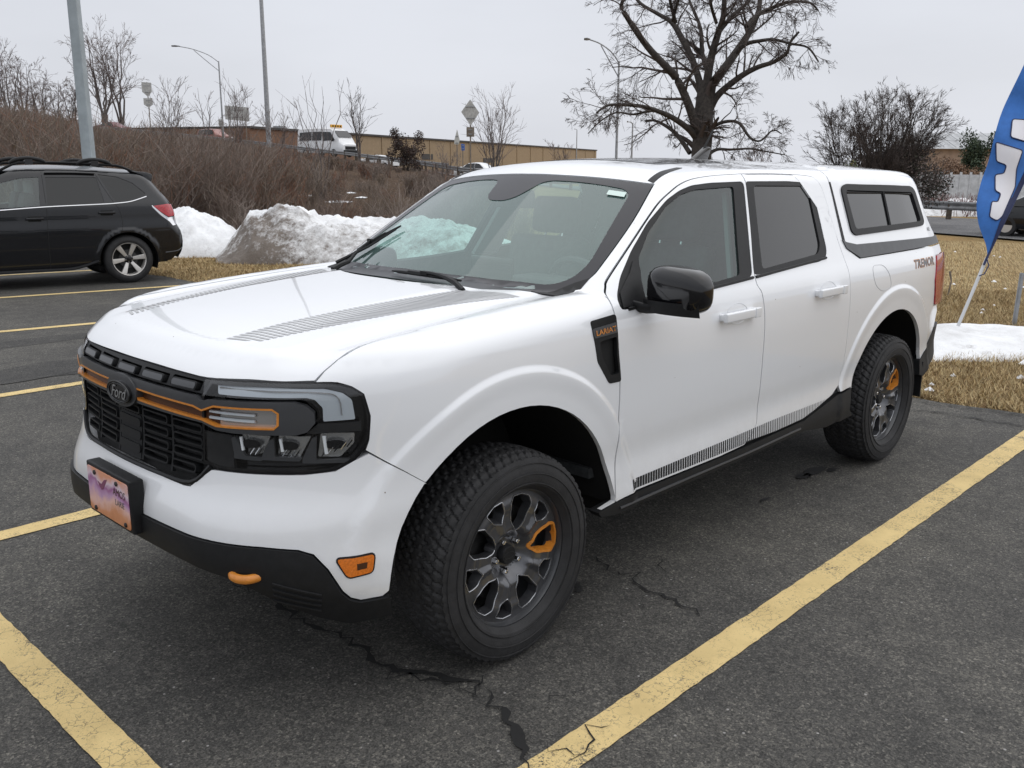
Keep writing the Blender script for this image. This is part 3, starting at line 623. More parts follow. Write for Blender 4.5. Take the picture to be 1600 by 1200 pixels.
rp_ = n.nodes.new('ShaderNodeValToRGB'); n.links.new(mr.outputs[0], rp_.inputs[0]); el = rp_.color_ramp.elements
el[0].position = .0; el[0].color = (.42, .14, .05, 1); el[1].position = 1; el[1].color = (.72, .33, .20, 1)
for p_, c_ in ((.28, (.62, .27, .13, 1)), (.45, (.75, .47, .40, 1)), (.58, (.50, .30, .48, 1)), (.72, (.33, .12, .28, 1)), (.82, (.68, .55, .62, 1))): e = el.new(p_); e.color = c_
n.links.new(rp_.outputs[0], b.inputs['Base Color'])
pl = MB(); pts = rnd([(-.1525, .534), (.1525, .534), (.1525, .686), (-.1525, .686)], .012, 4)
pl.poly([(.972, y, z) for y, z in pts], (.002, 0, 0)); plate = pl.build('licence_plate', mp, bump, 30)
for k, (s_, z_, sz) in enumerate((('AMOS', .640, .036), ('LARIE', .606, .030))):
    text_on('lettering', s_, sz, M['bronze'] if k == 0 else M['grey'], plate, lambda V, z_=z_: np.stack([0*V[:, 0]+.9748, .085+V[:, 0], z_+V[:, 1]], -1), sx=.9, shear=.15)
for y, z in ((-.09, .672), (.075, .672), (-.105, .546), (.12, .546)):
    MB().lathe([(0, .008), (.004, .008), (.006, .004), (.006, .0005)], 10, 'x', (.974, y, z)).build('plate_screw', M['steel'], plate)
eag = [(-.075, .648), (-.045, .642), (-.02, .662), (.002, .668), (-.012, .650), (-.03, .630), (-.045, .622), (-.06, .632)]
MB().poly([(.9745, y, z) for y, z in eag], (.0004, 0, 0)).build('bird_print', mat('plate_print', (.20, .06, .12), .5), plate)
# --- grille
gz = MB()
gr = sheet('grille', M['dark'], truck, FRONT, sym([(0, .715), (.36, .712), (.47, .785), (.48, 1.06), (0, 1.062)]), off=-.035, th=.02, sp=.05)
def ringbar(name, y0, z0, w_, h_, t, off, m, parent, solid=None):
    ol = rnd([(y0-w_/2, z0-h_/2), (y0+w_/2, z0-h_/2), (y0+w_/2, z0+h_/2), (y0-w_/2, z0+h_/2)], h_*.42, 3)
    il = rnd([(y0-w_/2+t, z0-h_/2+t), (y0+w_/2-t, z0-h_/2+t), (y0+w_/2-t, z0+h_/2-t), (y0-w_/2+t, z0+h_/2-t)], h_*.3, 3)
    o = sheet(name, m, parent, FRONT, ol, off=off, th=.03, sp=.03, holes=[] if solid else [il])
    return o, il
# upper lattice
sheet('grille_surround', M['plastic'], gr, FRONT, sym([(0, 1.008), (.43, 1.004), (.445, 1.047), (.30, 1.050), (0, 1.053)]), off=-.006, th=.03, sp=.04,
      holes=[rnd([(y-.075, 1.010), (y+.075, 1.010), (y+.078, 1.040), (y-.072, 1.042)], .008) for y in (-.335, -.168, 0, .168, .335)])
for y in (-.335, -.168, 0, .168, .335):
    o, il = ringbar('upper_slat', y, 1.022, .122, .025, .004, .002, M['plastic'], gr, True)
    sheet('slat_face', M['gun'], o, FRONT, il, off=.004, th=.002, sp=.04)
# lower lattice
lo_ol = [(0, .724), (.355, .719), (.378, .726), (.455, .787), (.455, .925), (0, .925)]
for j, z in enumerate((.895, .853, .811, .769)):
    for y in (-.345, -.172, .172, .345):
        if z < .78 and abs(y) > .3: w_, yc = .12, y*.95
        else: w_, yc = .146, y
        ringbar('lattice_cell', yc, z, w_, .027, .0045, -.006, M['plastic'], gr)
    ringbar('lattice_cell', 0, .895 if j == 0 else z, .15, .027, .005, -.006, M['plastic'], gr, solid=(j > 0))
for y in (-.435, -.26, -.086, .086, .26, .435):
    q = FRONT(np.array([(y, z) for z in np.linspace(.735 if abs(y) < .3 else .79, .92, 7)])); q[:, 0] -= .018
    MB().tube(q, .008, 4).build('vertical_rib', M['plastic'], gr)
for z in (.875, .832, .790, .748):
    q = FRONT(np.array([(y, z) for y in np.linspace(-.43 if z > .78 else -.38, .43 if z > .78 else .38, 24)])); q[:, 0] -= .020
    MB().tube(q, .006, 4).build('horizontal_rib', M['plastic'], gr)
sheet('radar_cover', M['plastic'], gr, FRONT, rnd([(-.075, .735), (.075, .735), (.075, .876), (-.075, .876)], .008), off=-.012, th=.02, sp=.04)
q = FRONT(np.array([(y, z) for y, z in [(-.455, .79), (-.376, .727), (-.2, .722), (0, .722), (.2, .722), (.376, .727), (.455, .79)]])); q[:, 0] -= .004
MB().tube(spl(q, 4), .008, 6).build('grille_lip', M['plastic'], gr)
# bar with its lamp ends
bh = [(0, 1.001), (.40, .998), (.434, .985), (.462, .994), (.69, 1.001), (.715, .99), (.731, .97), (.733, .941), (.718, .915), (.695, .906), (.545, .904), (.49, .907), (.44, .922), (.10, .926), (0, .920)]
ch_ = [(.085, .974), (.40, .969), (.438, .961), (.482, .979), (.645, .982), (.661, .969), (.661, .934), (.650, .921), (.492, .917), (.440, .929), (.105, .936)]
chole = np.array(ch_)
bar = sheet('grille_bar', M['gun'], gr, FRONT, sym(bh), off=.010, th=.03, sp=.03, holes=[chole, (chole*[-1, 1])[::-1]])
for s in (1, -1):
    c_ = chole*[s, 1]; ci_ = inset(c_, .0052)
    sheet('orange_outline', M['orange'], bar, FRONT, c_, off=.0115, th=.025, sp=.025, holes=[ci_])
    sheet('channel', M['bronze'], bar, FRONT, np.array([(.08, .973), (.44, .960), (.49, .976), (.49, .920), (.44, .931), (.10, .937)])*[s, 1], off=-.008, th=0, sp=.03)
    sheet('signal_lamp', M['reflector'], bar, FRONT, np.array([(.49, .976), (.652, .978), (.652, .924), (.49, .920)])*[s, 1], off=-.010, th=0, sp=.012)
    for z in (.958, .940):
        q = FRONT(np.array([(s*y, z) for y in np.linspace(.46, .60, 6)])); q[:, 0] -= .002; MB().tube(q, .005, 5).build('light_pipe', M['drl'], bar)
# emblem: oval plate with script
et = np.linspace(0, 2*np.pi, 36, endpoint=False)
oval = lambda a, b, dz=0: np.stack([a*np.cos(et), .948+dz+b*np.sin(et)], -1)
sheet('emblem_base', M['gun'], bar, FRONT, np.array([(.105*math.cos(a), .953+.052*math.sin(a)) for a in et]), off=.016, th=.03, sp=.02)
em = sheet('emblem', M['gloss'], gr, FRONT, oval(.080, .034), off=.024, th=.012, sp=.015)
for a, b, t in ((.080, .034, .0028), (.072, .028, .0012)):
    q = FRONT(np.concatenate([oval(a, b), oval(a, b)[:1]])); q[:, 0] += .0265; MB().tube(q, t, 6, False).build('emblem_rim', M['steel'] if t > .002 else M['grey'], em)
def onfront(V, z0=.947): q = FRONT(np.stack([V[:, 0], z0+V[:, 1]], -1)); q[:, 0] += .027; return q
text_on('lettering', 'Ford', .056, mat('emblem_script', (.5, .51, .52), .3, .8), em, onfront, shear=.35, sx=.95)
# --- headlights
for s in (1, -1):
    ho = spl([(.708, 1.047), (.90, 1.052), (1.126, 1.053), (1.189, 1.051), (1.241, 1.041), (1.279, 1.018), (1.293, .953), (1.286, .882), (1.240, .825), (1.171, .796), (1.065, .788), (.90, .786), (.730, .785)], 3)
    ho = np.concatenate([ho, [(.655, .80), (.66, .90), (.665, 1.0)]])
    ho = ho*[s, 1]
    hl = sheet('headlight', M['gloss'], truck, CYL, ho, off=-.042, th=.0, sp=.04)
    rim_i = inset(ho, .012)
    sheet('headlight_bezel', M['gloss'], hl, CYL, ho, off=-.001, th=.03, sp=.025, holes=[rim_i])
    drl = rnd([(.735, 1.043), (1.146, 1.038), (1.206, 1.024), (1.236, 1.003), (1.244, .945), (1.137, .942), (1.138, .982), (1.113, 1.006), (1.084, 1.012), (.742, 1.011)], .006)*[s, 1]
    sheet('drl_strip', M['drl'], hl, CYL, drl, off=-.008, th=.01, sp=.02)
    q = CYL(np.array([(s*t_, zz) for t_, zz in [(.75, 1.030), (.95, 1.029), (1.13, 1.026), (1.19, 1.012), (1.20, .96)]])); q = q-normal(F, q)*.006; MB().tube(spl(q, 5), .0025, 5).build('light_guide', M['chrome'], hl)
    for k, q_ in enumerate(([(.825, .898), (.945, .895), (.912, .842), (.855, .840)], [(.975, .898), (1.092, .895), (1.050, .834), (.968, .842)], [(1.125, .905), (1.240, .903), (1.238, .872), (1.190, .832), (1.112, .834)])):
        q_ = np.array(q_)
        lo = sheet('low_beam_lamp', M['reflector'], hl, CYL, rnd(q_, .006)*[s, 1], off=-.010, th=.008, sp=.0045, mfun=lambda P: -.008-.020*np.clip(1-np.hypot((P[:, 1]*13) % 1.3-.65, (P[:, 2]-.868)*14), 0, 1)-.0035*np.abs(np.sin(P[:, 2]*330+P[:, 1]*260)))
        c_ = q_.mean(0); bw = q_[:, 0].max()-q_[:, 0].min()
        bowl = [(s*(c_[0]+.30*bw*math.cos(a)-.06*bw), c_[1]+.004+.014*math.sin(a)) for a in np.linspace(0, 2*np.pi, 18, endpoint=False)]
        sheet('lamp_bowl', M['gloss'], lo, CYL, bowl, off=-.0045, th=.004, sp=.012)
        for j in range(5):
            t_ = .12+.17*j; p0, p1 = q_[-1]*(1-t_)+q_[2]*t_, (q_[-1]*(1-t_)+q_[2]*t_)+np.array([.018, .020]); qq = CYL(np.array([p0*[s, 1], p1*[s, 1]])); qq = qq-normal(F, qq)*.005; MB().tube(qq, .0018, 4).build('lamp_rib', M['chrome'] if j % 2 else M['plastic'], lo)
        qq = CYL(np.array([(s*(q_[0][0]+.012), q_[0][1]-.006), (s*(q_[0][0]+.018), q_[-1][1]+.012)])); qq = qq-normal(F, qq)*.005; MB().tube(qq, .0055, 5).build('lamp_facet', M['white'], lo)
        # L-shaped bracket round each lamp
        l0 = np.array([q_[0]+(-.028, -.012), q_[0]+(-.012, -.006), (q_[-1][0]-.004, q_[-1][1]-.005), (q_[2][0]+(.012 if k < 2 else -.02), q_[-1][1]-.005), (q_[2][0]+.002, q_[-1][1]-.017), (q_[-1][0]-.052, q_[-1][1]-.015), (q_[-1][0]-.050, q_[-1][1])])
        sheet('lamp_bracket', M['gun'], lo, CYL, rnd(l0, .004)*[s, 1], off=-.003, th=.012, sp=.015)
    sheet('headlight_divider', M['plastic'], hl, CYL, np.array([(1.12, .936), (1.262, .937), (1.262, .910), (1.08, .906)])*[s, 1], off=-.006, th=.012, sp=.03)
    sheet('headlight_end_panel', M['plastic'], hl, CYL, np.array([(.672, .806), (.73, .795), (.80, .797), (.80, .893), (.672, .893)])*[s, 1], off=-.006, th=.012, sp=.03)
    bhole = np.array([(.66, .90), (.80, .898), (1.07, .902), (1.115, .938), (1.117, .972), (1.075, 1.007), (.66, 1.0)])
    le = np.array([(.675, 1.044), (.90, 1.049), (1.126, 1.050), (1.185, 1.048), (1.236, 1.037), (1.272, 1.015), (1.286, .953), (1.279, .885), (1.235, .830), (1.171, .801), (1.065, .793), (.73, .790), (.675, .81), (.675, .899), (.80, .897), (1.07, .901), (1.118, .937), (1.12, .973), (1.078, 1.009), (.675, 1.003)])*[s, 1]
    sheet('lens_cover', M['lens'], hl, CYL, le, off=.001, th=0, sp=.04)
# --- bed cap (camper shell)
cap_o = []
capL = s2p([(-2.535, 1.61), (-2.528, 1.58), (-2.50, 1.297), (-2.53, 1.285)])
capS = s2p([(-2.60, 1.262), (-2.65, 1.245), (-3.74, 1.235), (-3.86, 1.262), (-3.865, 1.35), (-3.80, 1.50)])
capR = xyz2p([TOP(np.array([[-3.76, y]]))[0] for y in (.56, .4, .2, 0)]); capF = xyz2p([TOP(np.array([[-2.552, y]]))[0] for y in (0, .15, .3, .5, .6)])
chalf = np.concatenate([capF, capL, capS, capR])
capall = np.concatenate([chalf, mirr(chalf[::-1][1:-1])])
ct = rnd([(-2.624, 1.551), (-2.678, 1.573), (-3.581, 1.552), (-3.640, 1.530), (-3.655, 1.345), (-3.605, 1.323), (-2.645, 1.312), (-2.605, 1.333)], .03)
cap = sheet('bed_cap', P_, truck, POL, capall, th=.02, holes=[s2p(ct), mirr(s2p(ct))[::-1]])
for s in (0, 1):
    mi = bool(s); sg = -1 if s else 1
    ci_ = rnd([(-2.668, 1.541), (-3.575, 1.516), (-3.592, 1.350), (-2.662, 1.343)], .025)
    wt_ = sheet('side_window_trim', M['plastic'], cap, SIDE, ct, off=.008, th=.03, sp=.03, holes=[ci_], mirror=mi)
    sheet('side_window', M['pglass'], cap, SIDE, ci_, off=-.003, th=0, sp=.05, mirror=mi)
    sheet('window_backing', M['dark'], cap, SIDE, ci_, off=-.10, th=0, sp=.08, mirror=mi)
    q = SIDE(np.array([(-3.155, 1.532), (-3.12, 1.345)])); q[:, 1] *= sg; MB().tube(q, .008, 5).build('window_divider', M['plastic'], wt_)
    q = SIDE(np.array([(-2.68, 1.532), (-3.56, 1.508)])); q[:, 1] *= sg; MB().tube(q, .006, 5).build('window_rail', M['plastic'], wt_)
    sheet('lower_trim', M['grey'], cap, SIDE, rnd([(-2.478, 1.300), (-2.515, 1.285), (-2.625, 1.268), (-3.77, 1.252), (-3.87, 1.255), (-3.88, 1.208), (-2.628, 1.200), (-2.50, 1.255)], .006), off=.006, th=.03, sp=.04, mirror=mi)
    sheet('front_edge_trim', M['plastic'], cap, SIDE, [(-2.519, 1.585), (-2.532, 1.585), (-2.508, 1.292), (-2.482, 1.292)], off=.003, th=.02, sp=.03, mirror=mi)
    def onc(V, sg=sg): q = SIDE(np.stack([-3.715-sg*V[:, 0], 1.298+V[:, 1]], -1)); q[:, 1] += .0015; q[:, 1] *= sg; return q
    text_on('lettering', 'ARE', .030, M['grey'], cap, onc, sx=1.3)
# tailgate, rear bumper, cap back window
mb = MB(); mb.box((-4.03, 0, .92), (.05, 1.52, .50)); mb.build('tailgate', P_, truck, bevel=.02)
mb = MB(); mb.poly([(-3.83, .70, 1.25), (-3.83, -.70, 1.25), (-3.72, -.52, 1.62), (-3.72, .52, 1.62)], (-.02, 0, 0)); mb.build('cap_rear_window', M['gloss'], cap)
rb = [(-3.54, .525), (-3.69, .588), (-3.815, .675), (-3.83, .69), (-4.0, .70), (-4.0, .50), (-3.75, .46), (-3.60, .42), (-3.53, .44)]
for s in (False, True): sheet('rear_bumper', M['plastic'], truck, SIDE, rb, off=.004, th=.08, sp=.04, mirror=s)
# --- underbody
ub = MB(); ub.box((-1.54, 0, .42), (1.9, 1.60, .16)); ub.box((-1.79, 0, .38), (4.1, .80, .12)); ub.box((.40, 0, .46), (.5, 1.0, .14)); ub.box((-3.85, 0, .50), (.3, 1.4, .2)); ub.box((-3.0, 0, .66), (2.0, 1.2, .1))
ub.build('underbody', M['dark'], truck)
ax = MB(); ax.tube([(0, -.7, .36), (0, .7, .36)], .035, 8); ax.tube([(WX, -.7, .36), (WX, .7, .36)], .045, 8); ax.build('axle', M['steel'], truck)
for s in (1, -1): MB().box((WX-.52, s*.80, .40), (.012, .20, .22)).build('mud_flap', M['plastic'], truck)
# front inner structure
sheet('radiator_support', M['dark'], truck, CYL, sym([(0, .45), (1.25, .45), (1.25, 1.04), (0, 1.04)]), off=-.075, th=0, sp=.08)
# --- mirrors
for s in (1, -1):
    mb = MB(); nu, nv = 28, 18; P = np.zeros((nv, nu, 3))
    for i, v in enumerate(np.linspace(-np.pi/2, np.pi/2, nv)):
        for j, u in enumerate(np.linspace(0, 2*np.pi, nu, endpoint=False)):
            e = .62; f = lambda c: math.copysign(abs(c)**e, c)
            x, y, z = f(math.cos(v))*f(math.cos(u)), f(math.cos(v))*f(math.sin(u)), f(math.sin(v))
            x = x*.085 if x > 0 else x*.03
            z = z*.086; z -= .012*y if z > 0 else 0
            P[i, j] = (-.705+x+.02*y-.02, s*(1.030+y*.140), 1.222+z+.006*y)
    mb.grid(P, True); mr_ = mb.build('side_mirror', M['gloss'], truck, 80)
    mb = MB(); mb.tube([(-.655, s*.865, 1.155), (-.66, s*.92, 1.150), (-.675, s*.99, 1.155)], [.03, .026, .022], 10, flat=.55); mb.build('mirror_arm', M['plastic'], mr_)
    mb = MB(); mb.grid(np.array([[(-.70+a*.01+.071*(1-((t-1.03)/.14)**2*.4), s*t, zz) for t in np.linspace(.915, 1.15, 8)] for zz, a in ((1.186, 0), (1.138, -1.5))])); mb.build('mirror_lower_trim', M['plastic'], mr_)
    if s < 0:      # folded back against the door
        pv = Vector((-.66, -.93, 1.2)); sh_ = Matrix.Translation((-.06, .055, -.03)); mr_.data.transform(sh_ @ Matrix.Translation(pv) @ Matrix.Rotation(R_(-86), 4, 'Z') @ Matrix.Scale(.85, 4) @ Matrix.Translation(-pv))
        for c_ in mr_.children: c_.data.transform(sh_ @ Matrix.Translation(pv) @ Matrix.Rotation(R_(-86), 4, 'Z') @ Matrix.Scale(.85, 4) @ Matrix.Translation(-pv))
    sheet('mirror_base', M['plastic'], truck, SIDE, [(-.575, 1.155), (-.60, 1.205), (-.69, 1.27), (-.735, 1.31), (-.715, 1.165)], off=.004, th=.01, sp=.03, mirror=(s < 0))
# --- cabin
cb = MB()
sec = [(-.36, 1.16), (-.50, 1.185), (-.70, 1.180), (-.82, 1.15), (-.86, 1.08), (-.80, .95), (-.55, .70)]
cb.grid(np.array([[(x, y, z-.02*abs(y)) for y in np.linspace(-.72, .72, 9)] for x, z in spl(sec, 3)])); dash = cb.build('dashboard', M['int'], truck, 60, fix=False)
MB().box((-.80, -.02, 1.20), (.02, .26, .13)).build('centre_screen', M['gloss'], dash, bevel=.008)
MB().box((-.75, .38, 1.185), (.14, .34, .06)).build('instrument_hood', M['int'], dash, bevel=.02)
st = MB(); c = Vector((-.97, .38, 1.11)); ax_ = Vector((-.9, 0, .45)).normalized(); u_ = ax_.orthogonal().normalized(); v_ = ax_.cross(u_)
ring = [c+(u_*math.cos(a)+v_*math.sin(a))*.185 for a in np.linspace(0, 2*np.pi, 33)]
st.tube(ring, .016, 8, False); st.tube([c-ax_*.02+v_*.17, c+ax_*-.04, c-ax_*.02-v_*.17], .018, 6); st.tube([c-ax_*.04, c-ax_*.02+u_*-.17], .02, 6); st.tube([c-ax_*.03, c-ax_*.25], .05, 8); st.build('steering_wheel', M['int'], truck)
def seat(x, y, w_):
    mb = MB(); mb.box((x+.10, y, .72), (.54, w_, .16)); b_ = mb.build('seat', M['int'], truck, bevel=.05)
    mb = MB(); mb.box((x-.22, y, 1.01), (.13, w_, .60), ry=R_(-14)); mb.build('seat_back', M['int'], b_, bevel=.05)
    return b_
for y in (.37, -.37):
    b_ = seat(-1.30, y, .50); h = MB(); h.box((-1.63, y, 1.41), (.10, .28, .19), ry=R_(-10)); h.build('headrest', M['int'], b_, bevel=.04)
    for d in (-.06, .06): MB().tube([(-1.60, y+d, 1.25), (-1.625, y+d, 1.36)], .007, 6).build('headrest_post', M['chrome'], b_)
b_ = seat(-2.12, 0, 1.36)
for y in (.42, -.42): h = MB(); h.box((-2.42, y, 1.34), (.08, .26, .15), ry=R_(-10)); h.build('headrest', M['int'], b_, bevel=.03)
MB().box((-1.5, 0, .52), (2.0, 1.6, .04)).build('cabin_floor', M['int'], truck)
mb = MB(); mb.box((-.945, -.02, 1.515), (.03, .23, .075), ry=R_(15)); mb.tube([(-.93, -.02, 1.53), (-.96, -.02, 1.585)], .012, 6); mb.build('rear_view_mirror', M['int'], truck, bevel=.012)
hd_ = MB(); hd_.grid(np.array([[TOP(np.array([[x, y]]))[0]-np.array([0, 0, .05]) for y in np.linspace(-.56, .56, 7)] for x in np.linspace(-1.08, -2.45, 8)])); hd_.build('headliner', M['int2'], truck, 60, fix=False)
# --- wheels
def make_wheel():
    wl_ = empty('wheel', (0, 0, 0), parent=truck)
    Rr = .370; hw = .115
    prof = [(-.100, .240), (-.122, .258), (-.132, .290), (-.128, .32), (-.118, .348)]
    ys = np.linspace(-.110, .110, 27)
    nth = 480; th_ = np.arange(nth)*2*np.pi/nth
    rows = []
    for y, r in prof: rows.append((y, np.full(nth, r)))
    for y in ys:
        r0 = Rr-.012*(abs(y)/.11)**2.4-.006*(abs(y) > .1)
        zz = (th_*36/np.pi*.5) % 1.0
        ph = th_*18/np.pi*2
        wob = .008*np.sign(np.sin(th_*62))
        gro = np.zeros(nth)
        for gc in (-.070, -.024, .024, .070): gro = np.maximum(gro, (np.abs(y-gc+wob*.6) < .0055).astype(float))
        lat = ((th_*62/(2*np.pi)*1+y*9*(1 if abs(y) < .05 else 1.6)) % 1.0) < (.16 if abs(y) < .075 else .24)
        gro = np.maximum(gro, lat.astype(float)*(1 if abs(y) > .03 else .5))
        rows.append((y, r0-.0062*gro))
    for k, (y, r) in enumerate(prof[::-1]):
        rr = np.full(nth, r)
        if k == 0: rr = rr+.004*((th_*31/np.pi) % 1 < .6)
        rows.append((-y, rr))
    P = np.stack([np.stack([r*np.cos(th_), np.full(nth, y)-.0, r*np.sin(th_)], -1) for y, r in rows])
    P[-4:, :, 1] += 0
    mb = MB(); mb.grid(P, True); ty = mb.build('tyre', M['rubber'], wl_, 32, fix=False)
    for p in ty.data.polygons: p.flip()
    for y_, r_ in ((.1270, .266), (.132, .300), (.1255, .335)):
        mb = MB(); mb.tube([(r_*math.cos(a), y_, r_*math.sin(a)) for a in np.linspace(0, 2*np.pi, 61)], .0022, 5, False); mb.build('sidewall_rib', M['rubber'], ty)
    # rim face: five forked spokes
    def pol_(r, a): return (r*math.cos(R_(a)), r*math.sin(R_(a)))
    zf = lambda r: np.where(r < .06, .040, .040+.050*sst(.05, .11, r)-.012*sst(.17, .230, r))
    holes = []
    for k in range(5):
        a = 174+36+72*k
        fork = rnd([pol_(.150, a), pol_(.172, a-8.5), pol_(.211, a-10), pol_(.216, a), pol_(.211, a+10), pol_(.172, a+8.5)], .003, 2)
        a2 = 174+72*k
        betw = rnd([pol_(.090, a2), pol_(.128, a2-14), pol_(.192, a2-14.5), pol_(.213, a2-10), pol_(.217, a2), pol_(.213, a2+10), pol_(.192, a2+14.5), pol_(.128, a2+14)], .004, 2)
        holes += [(fork, a), (betw, a2)]
    t_ = np.linspace(0, 2*np.pi, 72, endpoint=False); ol = np.stack([.232*np.cos(t_), .232*np.sin(t_)], -1)
    ht = np.linspace(0, 2*np.pi, 24, endpoint=False)
    class Flat:
        su = np.array([1., 1.])
        def F(s, p):
            r = np.hypot(p[..., 0], p[..., 2]); an_ = np.arctan2(p[..., 2], p[..., 0])
            da = np.abs((np.degrees(an_)-210+36) % 72-36); ridge = -.010*np.clip(da/9, 0, 1)*sst(.07, .12, r)*sst(.20, .15, r)
            return p[..., 1]-zf(r)-ridge
        def __call__(s, a):
            p = np.stack([a[:, 0], 0*a[:, 0], a[:, 1]], -1); return p+np.stack([0*a[:, 0], -s.F(p), 0*a[:, 0]], -1)
    fl = Flat()
    rim = sheet('rim', M['rim'], wl_, fl, ol, th=.035, sp=.0065, holes=[h for h, a in holes])
    for h, a in holes:
        big = inset(h, -.0035); loops_ = fl(resample(big, .012)); lp = loops_+np.array([0, .0008, 0]); pts = [tuple(p) for p in lp]+[tuple(lp[0])]
        MB().tube(pts, .0020, 5, False).build('spoke_edge', M['rimedge'], rim)
    h, a = holes[1]
    L_ = [(resample(inset(h, -.010), .012), .003), (resample(h, .012), .0035), (resample(inset(h, .004), .012), -.01), (resample(inset(h, .011), .012), -.05)]
    k_ = 60; gm = MB()
    def rs(poly):
        d = np.r_[0, np.cumsum(np.linalg.norm(np.diff(np.r_[poly, poly[:1]], axis=0), axis=1))]; u = np.linspace(0, d[-1], k_, endpoint=False); pp = np.r_[poly, poly[:1]]
        return np.stack([np.interp(u, d, pp[:, 0]), np.interp(u, d, pp[:, 1])], -1)
    gm.grid(np.array([fl(rs(np.array(inset(h, dd))))+np.array([0, dy, 0]) for dd, dy in ((-.010, .0005), (-.0095, .004), (0, .0045), (.0015, -.006), (.005, -.028))]), True); gm.build('orange_pocket', M['orange'], rim, 35, fix=True)
    mb = MB(); mb.lathe([(.088, .249), (.097, .246), (.097, .238), (.082, .231), (.05, .226), (-.10, .215), (-.10, .240)], 72); mb.build('rim_barrel', M['gun'], rim, 50)
    mb = MB(); mb.lathe([(.0, .05), (0, .165), (.02, .165), (.02, .05)], 48); mb.build('brake_disc', M['steel'], wl_)
    mb = MB(); mb.lathe([(-.02, .204), (-.02, .01)], 48); mb.build('wheel_back', M['dark'], wl_)
    mb = MB(); mb.lathe([(.030, .036), (.062, .034), (.068, .030), (.068, .0005)], 32); hc = mb.build('hub_cap', M['plastic'], wl_)
    q = np.linspace(0, 2*np.pi, 29); mb = MB(); mb.tube([(.024*math.cos(a), .0685, .012*math.sin(a)) for a in q], .0012, 5, False); mb.build('cap_oval', M['steel'], hc)
    for k in range(5):
        a = R_(174+36+72*k); cc = (.058*math.cos(a), .042, .058*math.sin(a))
        mb = MB(); mb.lathe([(0, .012), (.020, .012), (.026, .008), (.027, .0005)], 6, 'y', cc); mb.lathe([(-.002, .015), (.004, .014)], 12, 'y', cc); mb.build('lug_nut', M['chrome'], wl_, 30)
    return wl_
wheel = make_wheel(); wheel.location = (0, .797, .366)
for x, y, rz, ry in ((WX, .797, 0, R_(27)), (0, -.797, math.pi, 0), (WX, -.797, math.pi, R_(40))):
    c = clone(wheel, truck); c.location = (x, y, .366); c.rotation_euler = (0, ry, rz)
# ================================================================ THE PLACE
def pt(px, py, D):
    """point seen in the direction (px,py) of the 1600x1200 frame at depth D metres"""
    return CAM+D*(D_+R2*(px-800)/FPX-U2*(py-600)/FPX)
def gp(px, py, z=0):
    v = D_+R2*(px-800)/FPX-U2*(py-600)/FPX; return CAM+v*(z-CAM[2])/v[2]
DH = np.array([math.cos(YAW), math.sin(YAW)]); RH = np.array([math.sin(YAW), -math.cos(YAW)])
def pxD(x, y):
    a = (x-CAM[0])*DH[0]+(y-CAM[1])*DH[1]; b = (x-CAM[0])*RH[0]+(y-CAM[1])*RH[1]
    D = a*math.cos(PIT); return 800+FPX*b/np.maximum(D, 1e-3), D
def at(px, D):
    a = D/math.cos(PIT); b = (px-800)/FPX*D; return CAM[:2]+DH*a+RH*b
def zpx(py, D): return CAM[2]+(262-py)/FPX*D*1.027
_pr = np.random.default_rng(3); _tab = _pr.random((256, 256))
def vnoise(x, y):
    xi = np.floor(x).astype(int); yi = np.floor(y).astype(int); fx = x-xi; fy = y-yi; fx = fx*fx*(3-2*fx); fy = fy*fy*(3-2*fy)
    g_ = lambda i, j: _tab[i % 256, j % 256]
    return (g_(xi, yi)*(1-fx)+g_(xi+1, yi)*fx)*(1-fy)+(g_(xi, yi+1)*(1-fx)+g_(xi+1, yi+1)*fx)*fy
def fbm(x, y, o=4):
    s = 0; a = .5
    for k in range(o): s = s+a*vnoise(x*2**k+17*k, y*2**k+9*k); a *= .5
    return s
TPX = np.array([-900, -400, 0, 180, 340, 510, 640, 720, 900, 1100, 1450, 1700, 2600.])
TDR = np.array([118, 118, 115, 110, 103, 90, 76, 66, 54, 44, 30, 26, 22.])
TZR = np.array([5.9, 5.9, 5.8, 5.4, 4.1, 2.55, 1.5, .95, .35, -.05, -.42, -.5, -.5])
def road(px): return np.interp(px, TPX, TDR), np.interp(px, TPX, TZR)
def terr(x, y):
    x = np.asarray(x, float); y = np.asarray(y, float)
    px, D = pxD(x, y); bad = D < 2; px = np.where(bad, 800, px); px = np.clip(px, -900, 2600); Dr, zr = road(px)
    t = np.clip((D-20)/(Dr-3-20+1e-6), 0, 1); t = np.where(Dr-3 < 22, np.clip((D-12)/12, 0, 1), t)
    h = zr*np.where(Dr < 40, t*t*(3-2*t), t**1.12)
    far = np.clip((D-Dr-14)/120, 0, 1); h = h*(1-far)+np.clip(zr, -.6, 3.0)*far
    h = h+np.where(D > 21, .35*(fbm(x*.23, y*.23)-.47)*np.clip((Dr-3-D)/6, 0, 1), 0)*np.clip(zr, 0, 1)
    return np.where(bad | (D < 10), 0, h)-.012
